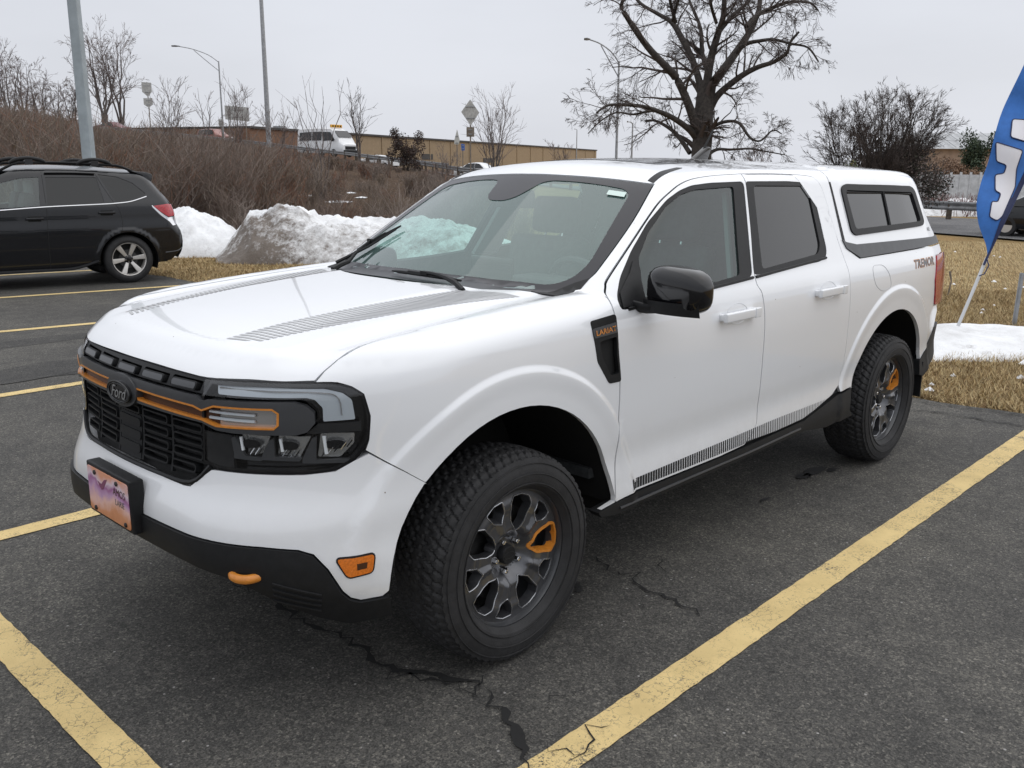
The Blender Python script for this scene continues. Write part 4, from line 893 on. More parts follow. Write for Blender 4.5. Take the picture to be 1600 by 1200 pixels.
# ---------------------------------------------------------------- ground materials
def nodes(m):
    m.use_nodes = True; n = m.node_tree; return n, n.nodes['Principled BSDF'], (lambda t, **k: _nw(n, t, **k))
def _nw(n, t, **k):
    q = n.nodes.new(t)
    for a, b in k.items(): setattr(q, a, b)
    return q
def ramp(n, src, stops):
    r = n.nodes.new('ShaderNodeValToRGB'); n.links.new(src, r.inputs[0]); e = r.color_ramp.elements
    e[0].position, e[0].color = stops[0][0], (*stops[0][1], 1); e[1].position, e[1].color = stops[-1][0], (*stops[-1][1], 1)
    for p, c in stops[1:-1]: q = e.new(p); q.color = (*c, 1)
    return r.outputs[0]
def noise_(n, vec, s, d=5, rough=.6):
    x = n.nodes.new('ShaderNodeTexNoise'); x.inputs['Scale'].default_value = s; x.inputs['Detail'].default_value = d; x.inputs['Roughness'].default_value = rough
    n.links.new(vec, x.inputs['Vector']); return x.outputs[0]
def mixc(n, fac, a, b, mode='MIX'):
    m = n.nodes.new('ShaderNodeMix'); m.data_type = 'RGBA'; m.blend_type = mode
    for s, v in ((0, fac), (6, a), (7, b)):
        if isinstance(v, (int, float)): m.inputs[s].default_value = v
        elif isinstance(v, tuple): m.inputs[s].default_value = (*v, 1)
        else: n.links.new(v, m.inputs[s])
    return m.outputs[2]
def asphalt_mat(name, base, paint=None):
    m = bpy.data.materials.new(name); n, b, N_ = nodes(m); tc = N_('ShaderNodeTexCoord').outputs['Object']
    k = lambda f: tuple(min(1, c*f) for c in base)
    big = noise_(n, tc, .55, 6, .6); mid = noise_(n, tc, 6, 5); fine = noise_(n, tc, 150, 4, .8)
    c = ramp(n, fine, [(.28, k(.10)), (.42, k(.62)), (.52, k(1.05)), (.62, k(1.7)), (.74, k(3.0))])
    v2 = N_('ShaderNodeTexVoronoi'); v2.inputs['Scale'].default_value = 115; n.links.new(tc, v2.inputs['Vector']); s2 = N_('ShaderNodeSeparateColor'); n.links.new(v2.outputs['Color'], s2.inputs[0])
    c = mixc(n, .85, c, ramp(n, s2.outputs[1], [(0, (.45, .45, .45)), (.55, (.95, .95, .95)), (.85, (1.25, 1.23, 1.18)), (1, (2.1, 2.05, 1.95))]), 'MULTIPLY')
    c = mixc(n, .8, c, ramp(n, big, [(.30, (.58, .59, .61)), (.5, (1, 1, 1)), (.66, (1.42, 1.40, 1.34))]), 'MULTIPLY')
    c = mixc(n, .7, c, ramp(n, mid, [(.32, (.70, .70, .71)), (.68, (1.22, 1.21, 1.19))]), 'MULTIPLY')
    vo = N_('ShaderNodeTexVoronoi'); vo.inputs['Scale'].default_value = 26; n.links.new(tc, vo.inputs['Vector'])
    pb = ramp(n, vo.outputs['Distance'], [(.09, (1, 1, 1)), (.13, (0, 0, 0))])
    sepc = N_('ShaderNodeSeparateColor'); n.links.new(vo.outputs['Color'], sepc.inputs[0]); g1 = N_('ShaderNodeMath', operation='GREATER_THAN'); n.links.new(sepc.outputs[0], g1.inputs[0]); g1.inputs[1].default_value = .90
    g2 = N_('ShaderNodeMath', operation='MULTIPLY'); n.links.new(g1.outputs[0], g2.inputs[0]); n.links.new(pb, g2.inputs[1])
    c = mixc(n, g2.outputs[0], c, (.30, .29, .28))
    if paint:
        w1 = noise_(n, tc, 120, 6, .8); w2 = noise_(n, tc, 4.5, 4); ad = N_('ShaderNodeMath', operation='MULTIPLY_ADD'); n.links.new(w2, ad.inputs[0]); ad.inputs[1].default_value = .45; n.links.new(w1, ad.inputs[2])
        wear = ramp(n, ad.outputs[0], [(.585, (0, 0, 0)), (.655, (1, 1, 1))])
        ve = N_('ShaderNodeTexVoronoi', feature='DISTANCE_TO_EDGE'); ve.inputs['Scale'].default_value = 24; wv = N_('ShaderNodeVectorMath', operation='ADD'); nz = N_('ShaderNodeTexNoise'); nz.inputs['Scale'].default_value = 30; nz.inputs['Detail'].default_value = 4; n.links.new(tc, nz.inputs['Vector']); wsx = N_('ShaderNodeVectorMath', operation='SCALE'); wsx.inputs['Scale'].default_value = .06; n.links.new(nz.outputs['Color'], wsx.inputs[0]); n.links.new(tc, wv.inputs[0]); n.links.new(wsx.outputs[0], wv.inputs[1]); n.links.new(wv.outputs[0], ve.inputs['Vector'])
        hair = ramp(n, ve.outputs['Distance'], [(.0, (0, 0, 0)), (.045, (1, 1, 1))]); hm_ = mixc(n, ramp(n, noise_(n, tc, 7, 4), [(.46, (0, 0, 0)), (.58, (1, 1, 1))]), (1., 1., 1.), hair)
        wear = mixc(n, .75, wear, hm_, 'MULTIPLY')
        pc = mixc(n, .5, paint, ramp(n, mid, [(.3, (.72, .70, .66)), (.7, (1.1, 1.1, 1.1))]), 'MULTIPLY')
        c = mixc(n, wear, c, pc)
    n.links.new(c, b.inputs['Base Color']); b.inputs['Roughness'].default_value = .82; b.inputs['Specular IOR Level'].default_value = .35
    bp = N_('ShaderNodeBump'); bp.inputs['Strength'].default_value = .55; bp.inputs['Distance'].default_value = .006
    n.links.new(fine, bp.inputs['Height']); n.links.new(bp.outputs[0], b.inputs['Normal'])
    return m
M['asphalt'] = asphalt_mat('asphalt', (.076, .0735, .068))
M['line'] = asphalt_mat('worn_yellow_paint', (.076, .0735, .068), (.70, .535, .25))
M['road'] = asphalt_mat('road_asphalt', (.13, .13, .135))
M['crack'] = mat('crack_dark', (.008, .008, .008), .9)
M['stain'] = mat('oil_stain', (.018, .018, .018), .7, nscale=14, namt=.4)
m = M['terrain'] = bpy.data.materials.new('dead_grass_ground'); n, b, N_ = nodes(m); tc = N_('ShaderNodeTexCoord').outputs['Object']
mp_ = N_('ShaderNodeMapping'); mp_.inputs['Scale'].default_value = (1, 2.6, 1); mp_.inputs['Rotation'].default_value = (0, 0, .5); n.links.new(tc, mp_.inputs[0])
gr1 = ramp(n, noise_(n, mp_.outputs[0], 16, 7, .8), [(.32, (.09, .062, .03)), (.48, (.26, .18, .085)), (.62, (.38, .275, .14)), (.75, (.48, .37, .21))])
gr1 = mixc(n, .75, gr1, ramp(n, noise_(n, tc, .9, 5), [(.3, (.62, .66, .55)), (.5, (.95, .95, .95)), (.7, (1.2, 1.1, 1.0))]), 'MULTIPLY')
lf = ramp(n, noise_(n, tc, 5, 8, .8), [(.3, (.022, .015, .010)), (.5, (.075, .05, .035)), (.68, (.15, .10, .068))])
at_ = N_('ShaderNodeAttribute', attribute_name='soil'); c = mixc(n, at_.outputs['Fac'], gr1, lf)
n.links.new(c, b.inputs['Base Color']); b.inputs['Roughness'].default_value = .95; b.inputs['Specular IOR Level'].default_value = .1
bp = N_('ShaderNodeBump'); bp.inputs['Strength'].default_value = .8; bp.inputs['Distance'].default_value = .04; n.links.new(noise_(n, mp_.outputs[0], 20, 6, .8), bp.inputs['Height']); n.links.new(bp.outputs[0], b.inputs['Normal'])
# ---------------------------------------------------------------- ground, lot, road
EDGE = [(-4.30, -60), (-4.30, -14), (-4.38, -9.8), (-4.55, -6), (-4.70, -2), (-4.76, .4), (-4.86, 1.2), (-5.0, 4), (-5.2, 20), (-5.2, 60)]
ey = np.array([e[1] for e in EDGE], float); ex = np.array([e[0] for e in EDGE], float)
def edge(y): return np.interp(y, ey, ex)
yy = np.concatenate([np.linspace(-60, -20, 30), np.arange(-19.95, 8, .05), np.linspace(8.5, 60, 30)])
exn = edge(yy)+.16*(fbm(yy*1.3, yy*0+3, 5)-.47)
cols = [exn, exn+.5, exn+1.5]+[np.full(len(yy), v) for v in (-1.5, 2., 8, 30, 120)]
P = np.stack([np.stack([c_, yy, np.zeros(len(yy))], -1) for c_ in cols]); P[0, :, 2] = -.004
mb = MB(); mb.grid(P); o = mb.build('parking_lot', M['asphalt'], None, 0); tag(o, kind='structure')
mb = MB(); q = [(e-.0, y, -.004) for e, y in zip(exn, yy)]; mb.grid(np.array([q, [(e-.05, y, -.06) for e, y in zip(exn, yy)]])); o = mb.build('lot_edge', M['asphalt'], None, 0); tag(o, kind='structure')
xs = np.concatenate([-np.geomspace(1, 900, 150)-3.3, ]); xs = np.concatenate([[2.0, -3.0], xs[1:]])
ya = np.sinh(np.linspace(-6.3, 5.6, 300))*2.2-2
XX, YY = np.meshgrid(xs, ya, indexing='ij'); ZZ = terr(XX, YY)
near = (XX > edge(YY)-.35); ZZ = np.where(near, -.03, ZZ); ZZ = np.where(XX > edge(YY)+.2, -.25, ZZ)
ZZ += np.where((~near) & (XX > -25), .035*(fbm(XX*2.1, YY*2.1)-.47), 0)
V = np.stack([XX, YY, ZZ], -1).reshape(-1, 3); a, b_ = XX.shape; ix = np.arange(a*b_).reshape(a, b_)
Q = np.stack([ix[:-1, :-1], ix[:-1, 1:], ix[1:, 1:], ix[1:, :-1]], -1).reshape(-1, 4)
o = fastmesh('ground', V, Q, M['terrain'], smooth=True); tag(o, kind='structure')
PX, DD = pxD(V[:, 0], V[:, 1]); so_ = np.clip((DD-17.5)/3, 0, 1)*np.clip((830-PX)/60, 0, 1)*(DD > 2)
so_ = np.clip(so_+.35*(fbm(V[:, 0]*.7, V[:, 1]*.7)-.47)*(so_ > 0), 0, 1)
o.data.attributes.new('soil', 'FLOAT', 'POINT').data.foreach_set('value', so_.astype(np.float32))
mb = MB(); q = np.array([(120, -400, -.3), (120, 400, -.3), (900, -400, -.3), (900, 400, -.3)]); mb.grid(q.reshape(2, 2, 3)); tag(mb.build('ground', M['terrain'], None, 0), kind='structure')
pxs = np.linspace(-700, 2400, 130); rd = []
for k, off in enumerate((0, 2.5, 5, 7.5, 10)):
    row = []
    for p in pxs:
        Dr, zr = road(p); x, y = at(p, Dr+off*(1 if p > 0 else 1)); row.append((x, y, float(terr(x, y))+.06))
    rd.append(row)
mb = MB(); mb.grid(np.array(rd)); o = mb.build('road', M['road'], None, 60); tag(o, kind='structure')
# parking bay lines
def ribbon(name, a, b, w_, z=.004):
    a = np.array(a[:2], float); b = np.array(b[:2], float); t = (b-a)/np.linalg.norm(b-a); nn = np.array([-t[1], t[0]]); k = int(np.linalg.norm(b-a)/.03)+2; L, Rr = [], []
    for i, u in enumerate(np.linspace(0, 1, k)):
        p = a+(b-a)*u; d1, d2 = (vnoise(np.array([i*.7, i*.7+50]), np.array([a[0]*7+.3, a[1]*3]))-.5)*.006
        L.append((*(p+nn*(w_/2+d1)), z)); Rr.append((*(p-nn*(w_/2+d2)), z))
    mb = MB(); mb.grid(np.array([L, Rr])); return tag(mb.build(name, M['line'], None, 0), kind='structure')
ribbon('parking_line', (1.20, 1.39), (-4.36, 1.375), .124)
ribbon('parking_line', (1.20, -14), (1.20, 12), .118, .0055)
ribbon('parking_line', (1.14, -1.52), (-4.30, -1.51), .115)
for (p1, p2) in (((0, 618.7), (135, 597.5)), ((0, 518.7), (157.5, 504.5)), ((0, 465.5), (295, 445.7)), ((0, 430.5), (108, 424.5))):
    g1, g2 = gp(*p1), gp(*p2); d = (g1-g2)/(g1[0]-g2[0]); ribbon('parking_line', g1+d*(1.14-g1[0]), g1+d*(edge(g1[1])+.35-g1[0]), .115)
def crack(pts, w_, seed=0, amp=.016):
    r = np.random.default_rng(seed); P = np.array([gp(*p)[:2] for p in pts]); P = resample(np.r_[P, P[::-1][1:-1]], .035)[:]; 
    half_ = len(P)//2+1; P = P[:half_]; n = len(P)
    t = np.gradient(P, axis=0); t /= np.linalg.norm(t, axis=1, keepdims=True)+1e-9; nn = np.stack([-t[:, 1], t[:, 0]], -1)
    P = P+nn*(r.normal(0, amp, n)[:, None]); w2 = w_*np.clip(r.random(n)*1.6+.15, 0, 1.6)*np.minimum(1, np.minimum(np.arange(n), n-1-np.arange(n))/4+.1)
    L = np.c_[P+nn*w2[:, None], np.full(n, .0068)]; Rr = np.c_[P-nn*w2[:, None], np.full(n, .0068)]
    mb = MB(); mb.grid(np.array([L, Rr])); tag(mb.build('asphalt_crack', M['crack'], None, 0), kind='structure')
for i, (c_, w_) in enumerate((([(395, 912), (440, 945), (500, 982), (560, 1012), (600, 1040), (645, 1052), (700, 1060), (755, 1078)], .010), ([(755, 1078), (772, 1102), (795, 1128), (812, 1165), (832, 1205)], .013), ([(600, 1040), (630, 1062), (700, 1068), (740, 1085), (765, 1052)], .006),
        ([(915, 865), (960, 890), (1000, 915), (1050, 940), (1098, 968)], .008), ([(845, 1108), (880, 1092), (890, 1080)], .004), ([(1040, 905), (1035, 880), (1018, 865)], .003), ([(300, 870), (400, 930), (470, 955)], .004),
        ([(880, 1205), (915, 1165), (925, 1140), (960, 1130)], .004), ([(820, 1140), (870, 1165), (935, 1190)], .004), ([(1350, 985), (1365, 1000), (1350, 1012)], .003), ([(1420, 640), (1500, 650), (1560, 660), (1640, 672)], .012), ([(1430, 628), (1520, 640), (1640, 655)], .010))): crack(c_, w_*(1.0 if i < 2 else .62), i, .020)
def stain(px, py, sx, sy, seed, n=34):
    r = np.random.default_rng(seed); c = gp(px, py); a = np.linspace(0, 2*np.pi, n, endpoint=False); k = .45+.75*r.random(n)
    k = (k+np.roll(k, 1))/2
    v = [(c[0]+sx*k[i]*math.cos(a[i]), c[1]+sy*k[i]*math.sin(a[i]), .0075) for i in range(n)]; mb = MB(); mb.add([(c[0], c[1], .0075)]+v, [(0, i+1, (i+1) % n+1) for i in range(n)]); tag(mb.build('oil_stain', M['stain'], None, 0), kind='structure')
for i, s_ in enumerate(((895, 915, .03, .045), (885, 935, .025, .03), (905, 925, .018, .02), (1272, 738, .13, .05), (1255, 745, .06, .04), (1195, 782, .05, .015), (1300, 735, .05, .03))): stain(*s_, i)
# darker repair patches on the far lot
for i, (px, py, sx, sy) in enumerate(((60, 533, .9, .22), (95, 575, .8, .35), (30, 590, .5, .2))):
    r = np.random.default_rng(i+50); c = gp(px, py); n = 40; a = np.linspace(0, 2*np.pi, n, endpoint=False); k = .7+.4*fbm(np.cos(a)*2+i*9, np.sin(a)*2+5)
    mb = MB(); mb.add([(c[0], c[1], .002+.0015*i)]+[(c[0]+sx*k[j]*math.cos(a[j]), c[1]+sy*k[j]*math.sin(a[j]), .002+.0015*i) for j in range(n)], [(0, j+1, (j+1) % n+1) for j in range(n)]); tag(mb.build('tar_patch', asphalt_mat('tar_patch', (.048, .047, .045)) if i == 0 else bpy.data.materials['tar_patch'], None, 0), kind='structure')
# ---------------------------------------------------------------- dead grass blades
def blades(name, X, Y, Z, L, m, lean=1.2, w_=.0035, seed=1):
    r = np.random.default_rng(seed); n = len(X); a = r.random(n)*2*np.pi; ln = L*(.5+r.random(n)); le = lean*(.5+.7*r.random(n))
    dx, dy = np.cos(a), np.sin(a); b0 = np.stack([X, Y, Z], -1); px_, py_ = -dy*w_, dx*w_
    tip = b0+np.stack([dx*ln*np.sin(le), dy*ln*np.sin(le), np.maximum(ln*np.cos(le), .006)], -1)
    V = np.empty((n, 3, 3)); V[:, 0] = b0+np.stack([px_, py_, 0*px_], -1); V[:, 1] = b0-np.stack([px_, py_, 0*px_], -1); V[:, 2] = tip
    o = fastmesh(name, V.reshape(-1, 3), np.arange(3*n).reshape(n, 3), m, midx=r.integers(0, len(m), n)); return tag(o, kind='stuff')
GM = [mat('straw_blade', (.40, .28, .125), .8), mat('pale_straw_blade', (.52, .40, .21), .8), mat('brown_blade', (.17, .105, .045), .9), mat('dull_blade', (.27, .21, .10), .8)]
def ground_z(x, y): return terr(x, y)+.035*(fbm(x*2.1, y*2.1)-.47)*(x > -25)
def scatter(n, p0, p1, d0, d1, seed):
    r = np.random.default_rng(seed); p = p0+(p1-p0)*r.random(n); D = np.sqrt(d0**2+(d1**2-d0**2)*r.random(n)); q = np.array([at(a, b) for a, b in zip(p, D)]); k = q[:, 0] < edge(q[:, 1])-.05+.10*r.random(n); return q[k, 0], q[k, 1]
X1, Y1 = scatter(150000, 1250, 1900, 5.6, 12.5, 1); X2, Y2 = scatter(140000, 1000, 1900, 12.5, 25, 2); X3, Y3 = scatter(90000, 100, 1000, 9, 18.5, 3)
blades('grass', X1, Y1, ground_z(X1, Y1), .07, GM, seed=1); blades('grass', X2, Y2, ground_z(X2, Y2), .09, GM, w_=.006, seed=2); blades('grass', X3, Y3, ground_z(X3, Y3), .06, GM, w_=.005, seed=3)
# ---------------------------------------------------------------- snow
def snow_mat(name, dirt):
    m = bpy.data.materials.new(name); n, b, N_ = nodes(m); tc = N_('ShaderNodeTexCoord').outputs['Object']
    c = ramp(n, noise_(n, tc, 2.2, 6, .7), [(.3, (.60, .60, .60)), (.55, (.80, .81, .82)), (.7, (.86, .87, .88))])
    at_ = N_('ShaderNodeAttribute', attribute_name='dirt'); f1 = noise_(n, tc, 4.5, 10, .78)
    ma = N_('ShaderNodeMath', operation='MULTIPLY_ADD'); n.links.new(at_.outputs['Fac'], ma.inputs[0]); ma.inputs[1].default_value = .50; n.links.new(f1, ma.inputs[2])
    d = ramp(n, ma.outputs[0], [(.63, (0, 0, 0)), (.71, (.30, .30, .30)), (.79, (.62, .62, .62)), (.88, (1, 1, 1))])
    c = mixc(n, d, c, (.13, .105, .085)); n.links.new(c, b.inputs['Base Color']); b.inputs['Roughness'].default_value = .6
    b.inputs['Subsurface Weight'].default_value = 0
    bp = N_('ShaderNodeBump'); bp.inputs['Strength'].default_value = .5; bp.inputs['Distance'].default_value = .05; n.links.new(noise_(n, tc, 14, 7, .7), bp.inputs['Height']); n.links.new(bp.outputs[0], b.inputs['Normal'])
    return m
M['snow'] = snow_mat('dirty_snow', 1)
def pile(name, prof, d0, d1, seed, label, dirtf, rough=.10, group=None):
    """prof: list of (px, top z); the mound runs along it between depths d0 and d1"""
    pp = np.array([p[0] for p in prof], float); zz = np.array([p[1] for p in prof], float); nu, nv = 170, 60; U = np.linspace(pp[0], pp[-1], nu); G = np.zeros((nu, nv, 3)); dirt = np.zeros((nu, nv))
    for i, u in enumerate(U):
        h = np.interp(u, pp, zz); dm = d0+(d1-d0)*.42
        for j, v in enumerate(np.linspace(0, 1, nv)):
            D = d0+(d1-d0)*v; x, y = at(u, D); s = math.sin(math.pi*min(1, v/.80)**.9)**.8 if v < .8 else 0; s = max(0., math.sin(math.pi*v))**.62
            nz = fbm(np.array([x*1.9+seed]), np.array([y*1.9]), 5)[0]-.47; n2 = fbm(np.array([x*6+seed]), np.array([y*6]), 4)[0]-.46+.5*abs(fbm(np.array([x*13+seed]), np.array([y*13]), 3)[0]-.44)
            z = float(terr(x, y))-.03+h*.84*s*(1+.65*nz)+rough*n2*min(1, s*2)*min(1, h*2)
            G[i, j] = (x, y, z); dirt[i, j] = dirtf((u-pp[0])/(pp[-1]-pp[0]), v, s)
    mb = MB(); mb.grid(G); o = mb.build(name, M['snow'], None, 180); tag(o, label, 'snow bank', group)
    o.data.attributes.new('dirt', 'FLOAT', 'POINT').data.foreach_set('value', dirt.ravel().astype(np.float32)); return o
pile('snow_pile', [(60, .9), (180, 1.02), (260, .98), (300, .93), (335, .80), (365, .45), (385, 0)], 16.8, 19.6, 5, 'cleaner white snow bank behind the black wagon', lambda u, v, s: .10+.25*max(0, .25-v))
pile('snow_pile', [(322, 0), (345, .26), (366, .62), (384, .98), (405, 1.04), (445, 1.06), (490, .96), (545, .78), (600, .78), (660, .84), (710, .72), (770, .50), (820, .30), (880, 0)], 15.6, 18.6, 11, 'big grey-stained snow pile in front of the brush', lambda u, v, s: min(.36, max(0, .75-u*2.6))*(1.0 if v < .5 else .4)+.42*(v < .42)*(1-v*1.2)+.08, .17)
pile('snow_pile', [(1330, .05), (1400, .16), (1460, .20), (1500, .21), (1560, .18), (1640, .16), (1800, .12), (1950, 0)], 7.75, 9.6, 23, 'low white snow ridge at the feet of the blue flag', lambda u, v, s: .05+.1*(v < .2), .03)
r = np.random.default_rng(77)
mb = MB()
for i, (px, D, sx) in enumerate(((527, 33, .45), (480, 36, .30), (562, 35, .25), (545, 40, .2), (520, 27, .18), (495, 24, .12))):
    x, y = at(px, D); n = 20; a = np.linspace(0, 2*np.pi, n, endpoint=False); k = .6+.7*r.random(n); z = float(terr(x, y))
    mb2 = MB(); mb2.add([(x, y, z+.07)]+[(x+sx*k[j]*math.cos(a[j]), y+sx*k[j]*math.sin(a[j]), float(terr(x+sx*k[j]*math.cos(a[j]), y+sx*k[j]*math.sin(a[j])))+.02) for j in range(n)], [(0, j+1, (j+1) % n+1) for j in range(n)])
    tag(mb2.build('snow_patch', M['snow'], None, 180), kind='structure')
# ---------------------------------------------------------------- bare trees and brush
M['bark'] = mat('dark_bark', (.040, .034, .030), .9, nscale=8, namt=.35, bump=.4, bscale=30)
M['bark2'] = mat('grey_bark', (.13, .112, .105), .9, nscale=6, namt=.3)
M['twig'] = mat('dark_twig', (.075, .060, .055), .9)
M['twig2'] = mat('far_twig', (.20, .165, .155), .9)
M['brush'] = [mat('brown_brush', (.175, .135, .100), .9), mat('purple_brush', (.178, .134, .110), .9), mat('grey_brush', (.25, .205, .175), .9), mat('red_brush', (.24, .125, .080), .9)]
def poly_branch(p, d, L, k, wander, droop, r):
    pts = [p]; d = d/np.linalg.norm(d)
    for i in range(k-1):
        d = d+r.normal(0, wander, 3)+np.array([0, 0, -droop*(i+1)/k]); d /= np.linalg.norm(d); p = p+d*L/(k-1); pts.append(p)
    return np.array(pts)
def children(par, n, lr, ang, wander, droop, k, r, t0=.25, t1=1., rr=.55, up=.0, minr=.004):
    out = []
    for P, Rd in par:
        L = np.linalg.norm(np.diff(P, axis=0), axis=1).sum(); K = len(P)
        for i in range(n if isinstance(n, int) else r.poisson(n)):
            t = t0+(t1-t0)*r.random(); f = t*(K-1); j = min(int(f), K-2); p = P[j]+(P[j+1]-P[j])*(f-j); d = P[j+1]-P[j]; d = d/(np.linalg.norm(d)+1e-9)
            q = r.normal(0, 1, 3); q -= d*q.dot(d); q /= np.linalg.norm(q)+1e-9; a = ang*(.6+.8*r.random())
            nd_ = d*math.cos(a)+q*math.sin(a)+np.array([0, 0, up]); ln = L*lr*(.5+.8*r.random())*(1.15-.5*t); r0 = max(minr, (Rd[j]+(Rd[j+1]-Rd[j])*(f-j))*rr)
            B = poly_branch(p, nd_, ln, k, wander, droop, r); out.append((B, np.linspace(r0, max(minr*.6, r0*.3), k)))
    return out
def to_mesh(groups, name, m, parent, n=3):
    V = []; Q = []; b = 0; by = {}
    for P, Rd in groups: by.setdefault(len(P), []).append((P, Rd))
    for K, l in by.items():
        v, q = tubes(np.array([p for p, _ in l]), np.array([r_ for _, r_ in l]), n); V.append(v); Q.append(q+b); b += len(v)
    return fastmesh(name, np.concatenate(V), np.concatenate(Q), m, parent, smooth=n > 4)
def tree(name, base, limbs, label, seed, lv, minr=.01, mats=('bark', 'twig'), group=None, nlimb=6):
    """limbs: list of (points, radii) in world space; lv: list of child-level settings"""
    r = np.random.default_rng(seed); t = empty(name, tuple(base), 0, label, 'tree', group); bz = np.array(base)
    limbs = [(np.array(P)-bz, np.array(Rd)) for P, Rd in limbs]
    to_mesh(limbs, 'trunk', M[mats[0]], t, nlimb); cur = limbs; allc = []
    for kw in lv: cur = children(cur, r=r, minr=minr, **kw); allc += cur
    if allc: to_mesh(allc, 'crown', M[mats[1]], t, 3)
    return t
def limb_px(pts, D0, dz, r0, r1, n=4):
    """main limb traced as pixel directions at a real distance, dz = how far it leans towards (-) or away (+) in metres"""
    m = len(pts); P = np.array([pt(px, py, D0+dz*i/(m-1)) for i, (px, py) in enumerate(pts)]); P = spl(P, n); return P, np.linspace(r0, r1, len(P))
# the big tree beyond the truck roof
D0 = 36; b0_ = pt(1100, 292, D0); k = 25.1/1000
L = []
def bt(pts, dz, r0, r1): r0 *= .80; L.append(limb_px([(880+x/3.636, y/3.636) for x, y in pts], D0, dz, r0, r1))
bt([(790, 1090), (785, 880), (795, 760), (800, 640), (808, 560), (822, 470)], 0, .56, .38)
bt([(775, 800), (735, 660), (690, 540), (640, 440), (590, 385), (500, 290), (430, 200), (370, 110), (330, 30), (380, -60)], -2.5, .26, .06)
bt([(795, 560), (770, 450), (730, 330), (680, 230), (620, 130), (540, 80), (440, 20), (380, -60)], 2, .22, .05)
bt([(825, 470), (822, 370), (760, 280), (690, 230)], 1.5, .14, .07)
bt([(815, 480), (840, 330), (880, 190), (910, 90), (920, -50), (960, -160)], -1.2, .24, .07)
bt([(830, 500), (900, 410), (980, 300), (1060, 180), (1110, 60), (1130, -80), (1180, -180)], 1.8, .25, .06)
bt([(835, 620), (880, 540), (960, 470), (1030, 420), (1110, 380), (1200, 350), (1270, 300), (1290, 240), (1340, 180)], -2, .20, .04)
bt([(980, 300), (1040, 250), (1120, 232), (1200, 225), (1290, 248), (1390, 270), (1450, 350)], -1.5, .12, .03)
bt([(1040, 150), (1110, 80), (1200, 40), (1300, 10), (1400, 15), (1450, 60)], 2.5, .13, .03)
bt([(765, 800), (720, 740), (640, 680), (560, 640), (450, 605), (330, 595), (250, 600), (190, 640)], -2.5, .17, .035)
bt([(640, 680), (520, 630), (400, 650), (300, 640), (210, 690), (140, 760)], 1, .08, .02)
bt([(720, 870), (650, 770), (590, 720), (520, 685), (470, 690)], 2, .12, .04)
bt([(815, 760), (860, 715), (930, 690), (1000, 700), (1060, 780), (1120, 800), (1190, 740), (1240, 760)], -2.2, .11, .02)
bt([(810, 890), (870, 850), (950, 850), (1060, 845), (1150, 860), (1260, 880)], 1.5, .10, .02)
bt([(820, 420), (790, 300), (780, 160), (740, 60), (700, -40)], 2.5, .13, .05)
bt([(880, 190), (960, 90), (1040, 20), (1090, -60)], .5, .11, .05)
bt([(870, 130), (840, 30), (830, -60)], -2, .09, .05)
bt([(640, 130), (610, 20), (600, -80)], -1, .10, .05)
bt([(620, 120), (660, -20)], -1, .08, .05)
L = [(P, Rd) for P, Rd in L]
tree('bare_tree', b0_, L, 'huge bare spreading tree with dark limbs behind the truck roof', 4,
     [dict(n=11, lr=.36, ang=.85, wander=.15, droop=.05, k=7, t0=.15, rr=.40, up=.12), dict(n=7, lr=.50, ang=.75, wander=.17, droop=.14, k=6, rr=.45), dict(n=4.6, lr=.62, ang=.65, wander=.16, droop=.26, k=5, rr=.55), dict(n=1.6, lr=.7, ang=.5, wander=.14, droop=.22, k=3, rr=.7)], minr=.0065)
# trees and saplings, each (label, px of the base, depth, top y, spread, stems)
def fan(px, D, ytop, spread, ns, seed, r0, lean=0, dome=False):
    r = np.random.default_rng(seed); x, y = at(px, D); z = float(terr(x, y))-.1; H = zpx(ytop, D)-z; out = []
    for i in range(ns):
        dx = (r.random()-.5)*2*spread+lean*.5; dy = (r.random()-.5)*spread
        b = np.array([x, y, z])+np.array([RH[0]*dx*.15, RH[1]*dx*.15, 0]); n = 8; hh = (H*((.90 if dome else .75)+(.1 if dome else .25)*r.random()) if i else H)*math.sqrt(max(.2, 1-.55*((dx-lean*.5)/max(spread, .01))**2 if dome else 1))
        P = np.array([b+np.array([RH[0]*dx+DH[0]*dy, RH[1]*dx+DH[1]*dy, 0])*(t**1.25)*hh*.5+np.array([0, 0, hh*t]) for t in np.linspace(0, 1, n)]); P[1:-1] += r.normal(0, .012*H, (n-2, 3))
        out.append((P, np.linspace(r0*(.7+.4*r.random()), r0*.15, n)))
    return (x, y, z), out
LVA = [dict(n=9, lr=.42, ang=.65, wander=.15, droop=-.04, k=5, t0=.25, rr=.5), dict(n=5, lr=.45, ang=.6, wander=.18, droop=-.02, k=4, rr=.55), dict(n=3.5, lr=.5, ang=.6, wander=.2, droop=0, k=3, rr=.6)]
LVB = [dict(n=9, lr=.35, ang=.55, wander=.10, droop=-.06, k=4, t0=.2, rr=.5), dict(n=4, lr=.45, ang=.5, wander=.12, droop=-.03, k=3, rr=.6)]
def ftree(label, px, D, ytop, spread, ns, seed, r0, lv, minr, mats, lean=0, group=None, name='bare_tree', dome=False):
    b_, l = fan(px, D, ytop, spread, ns, seed, r0, lean, dome); return tree(name, b_, l, label, seed, lv, minr, mats, group, 5)
FAR = ('bark2', 'twig2'); gL = 'bare trees on the skyline at left'
ftree('bare tree cut by the left edge of the view', 0, 130, 92, .45, 4, 21, .20, LVA, .022, FAR, group=gL)
ftree('slim bare tree between the left edge and the thick grey pole', 47, 128, 118, .35, 3, 22, .15, LVA, .022, FAR, group=gL)
ftree('small pale bare tree just left of the thick grey pole', 96, 135, 138, .35, 3, 23, .12, LVA, .022, FAR, group=gL)
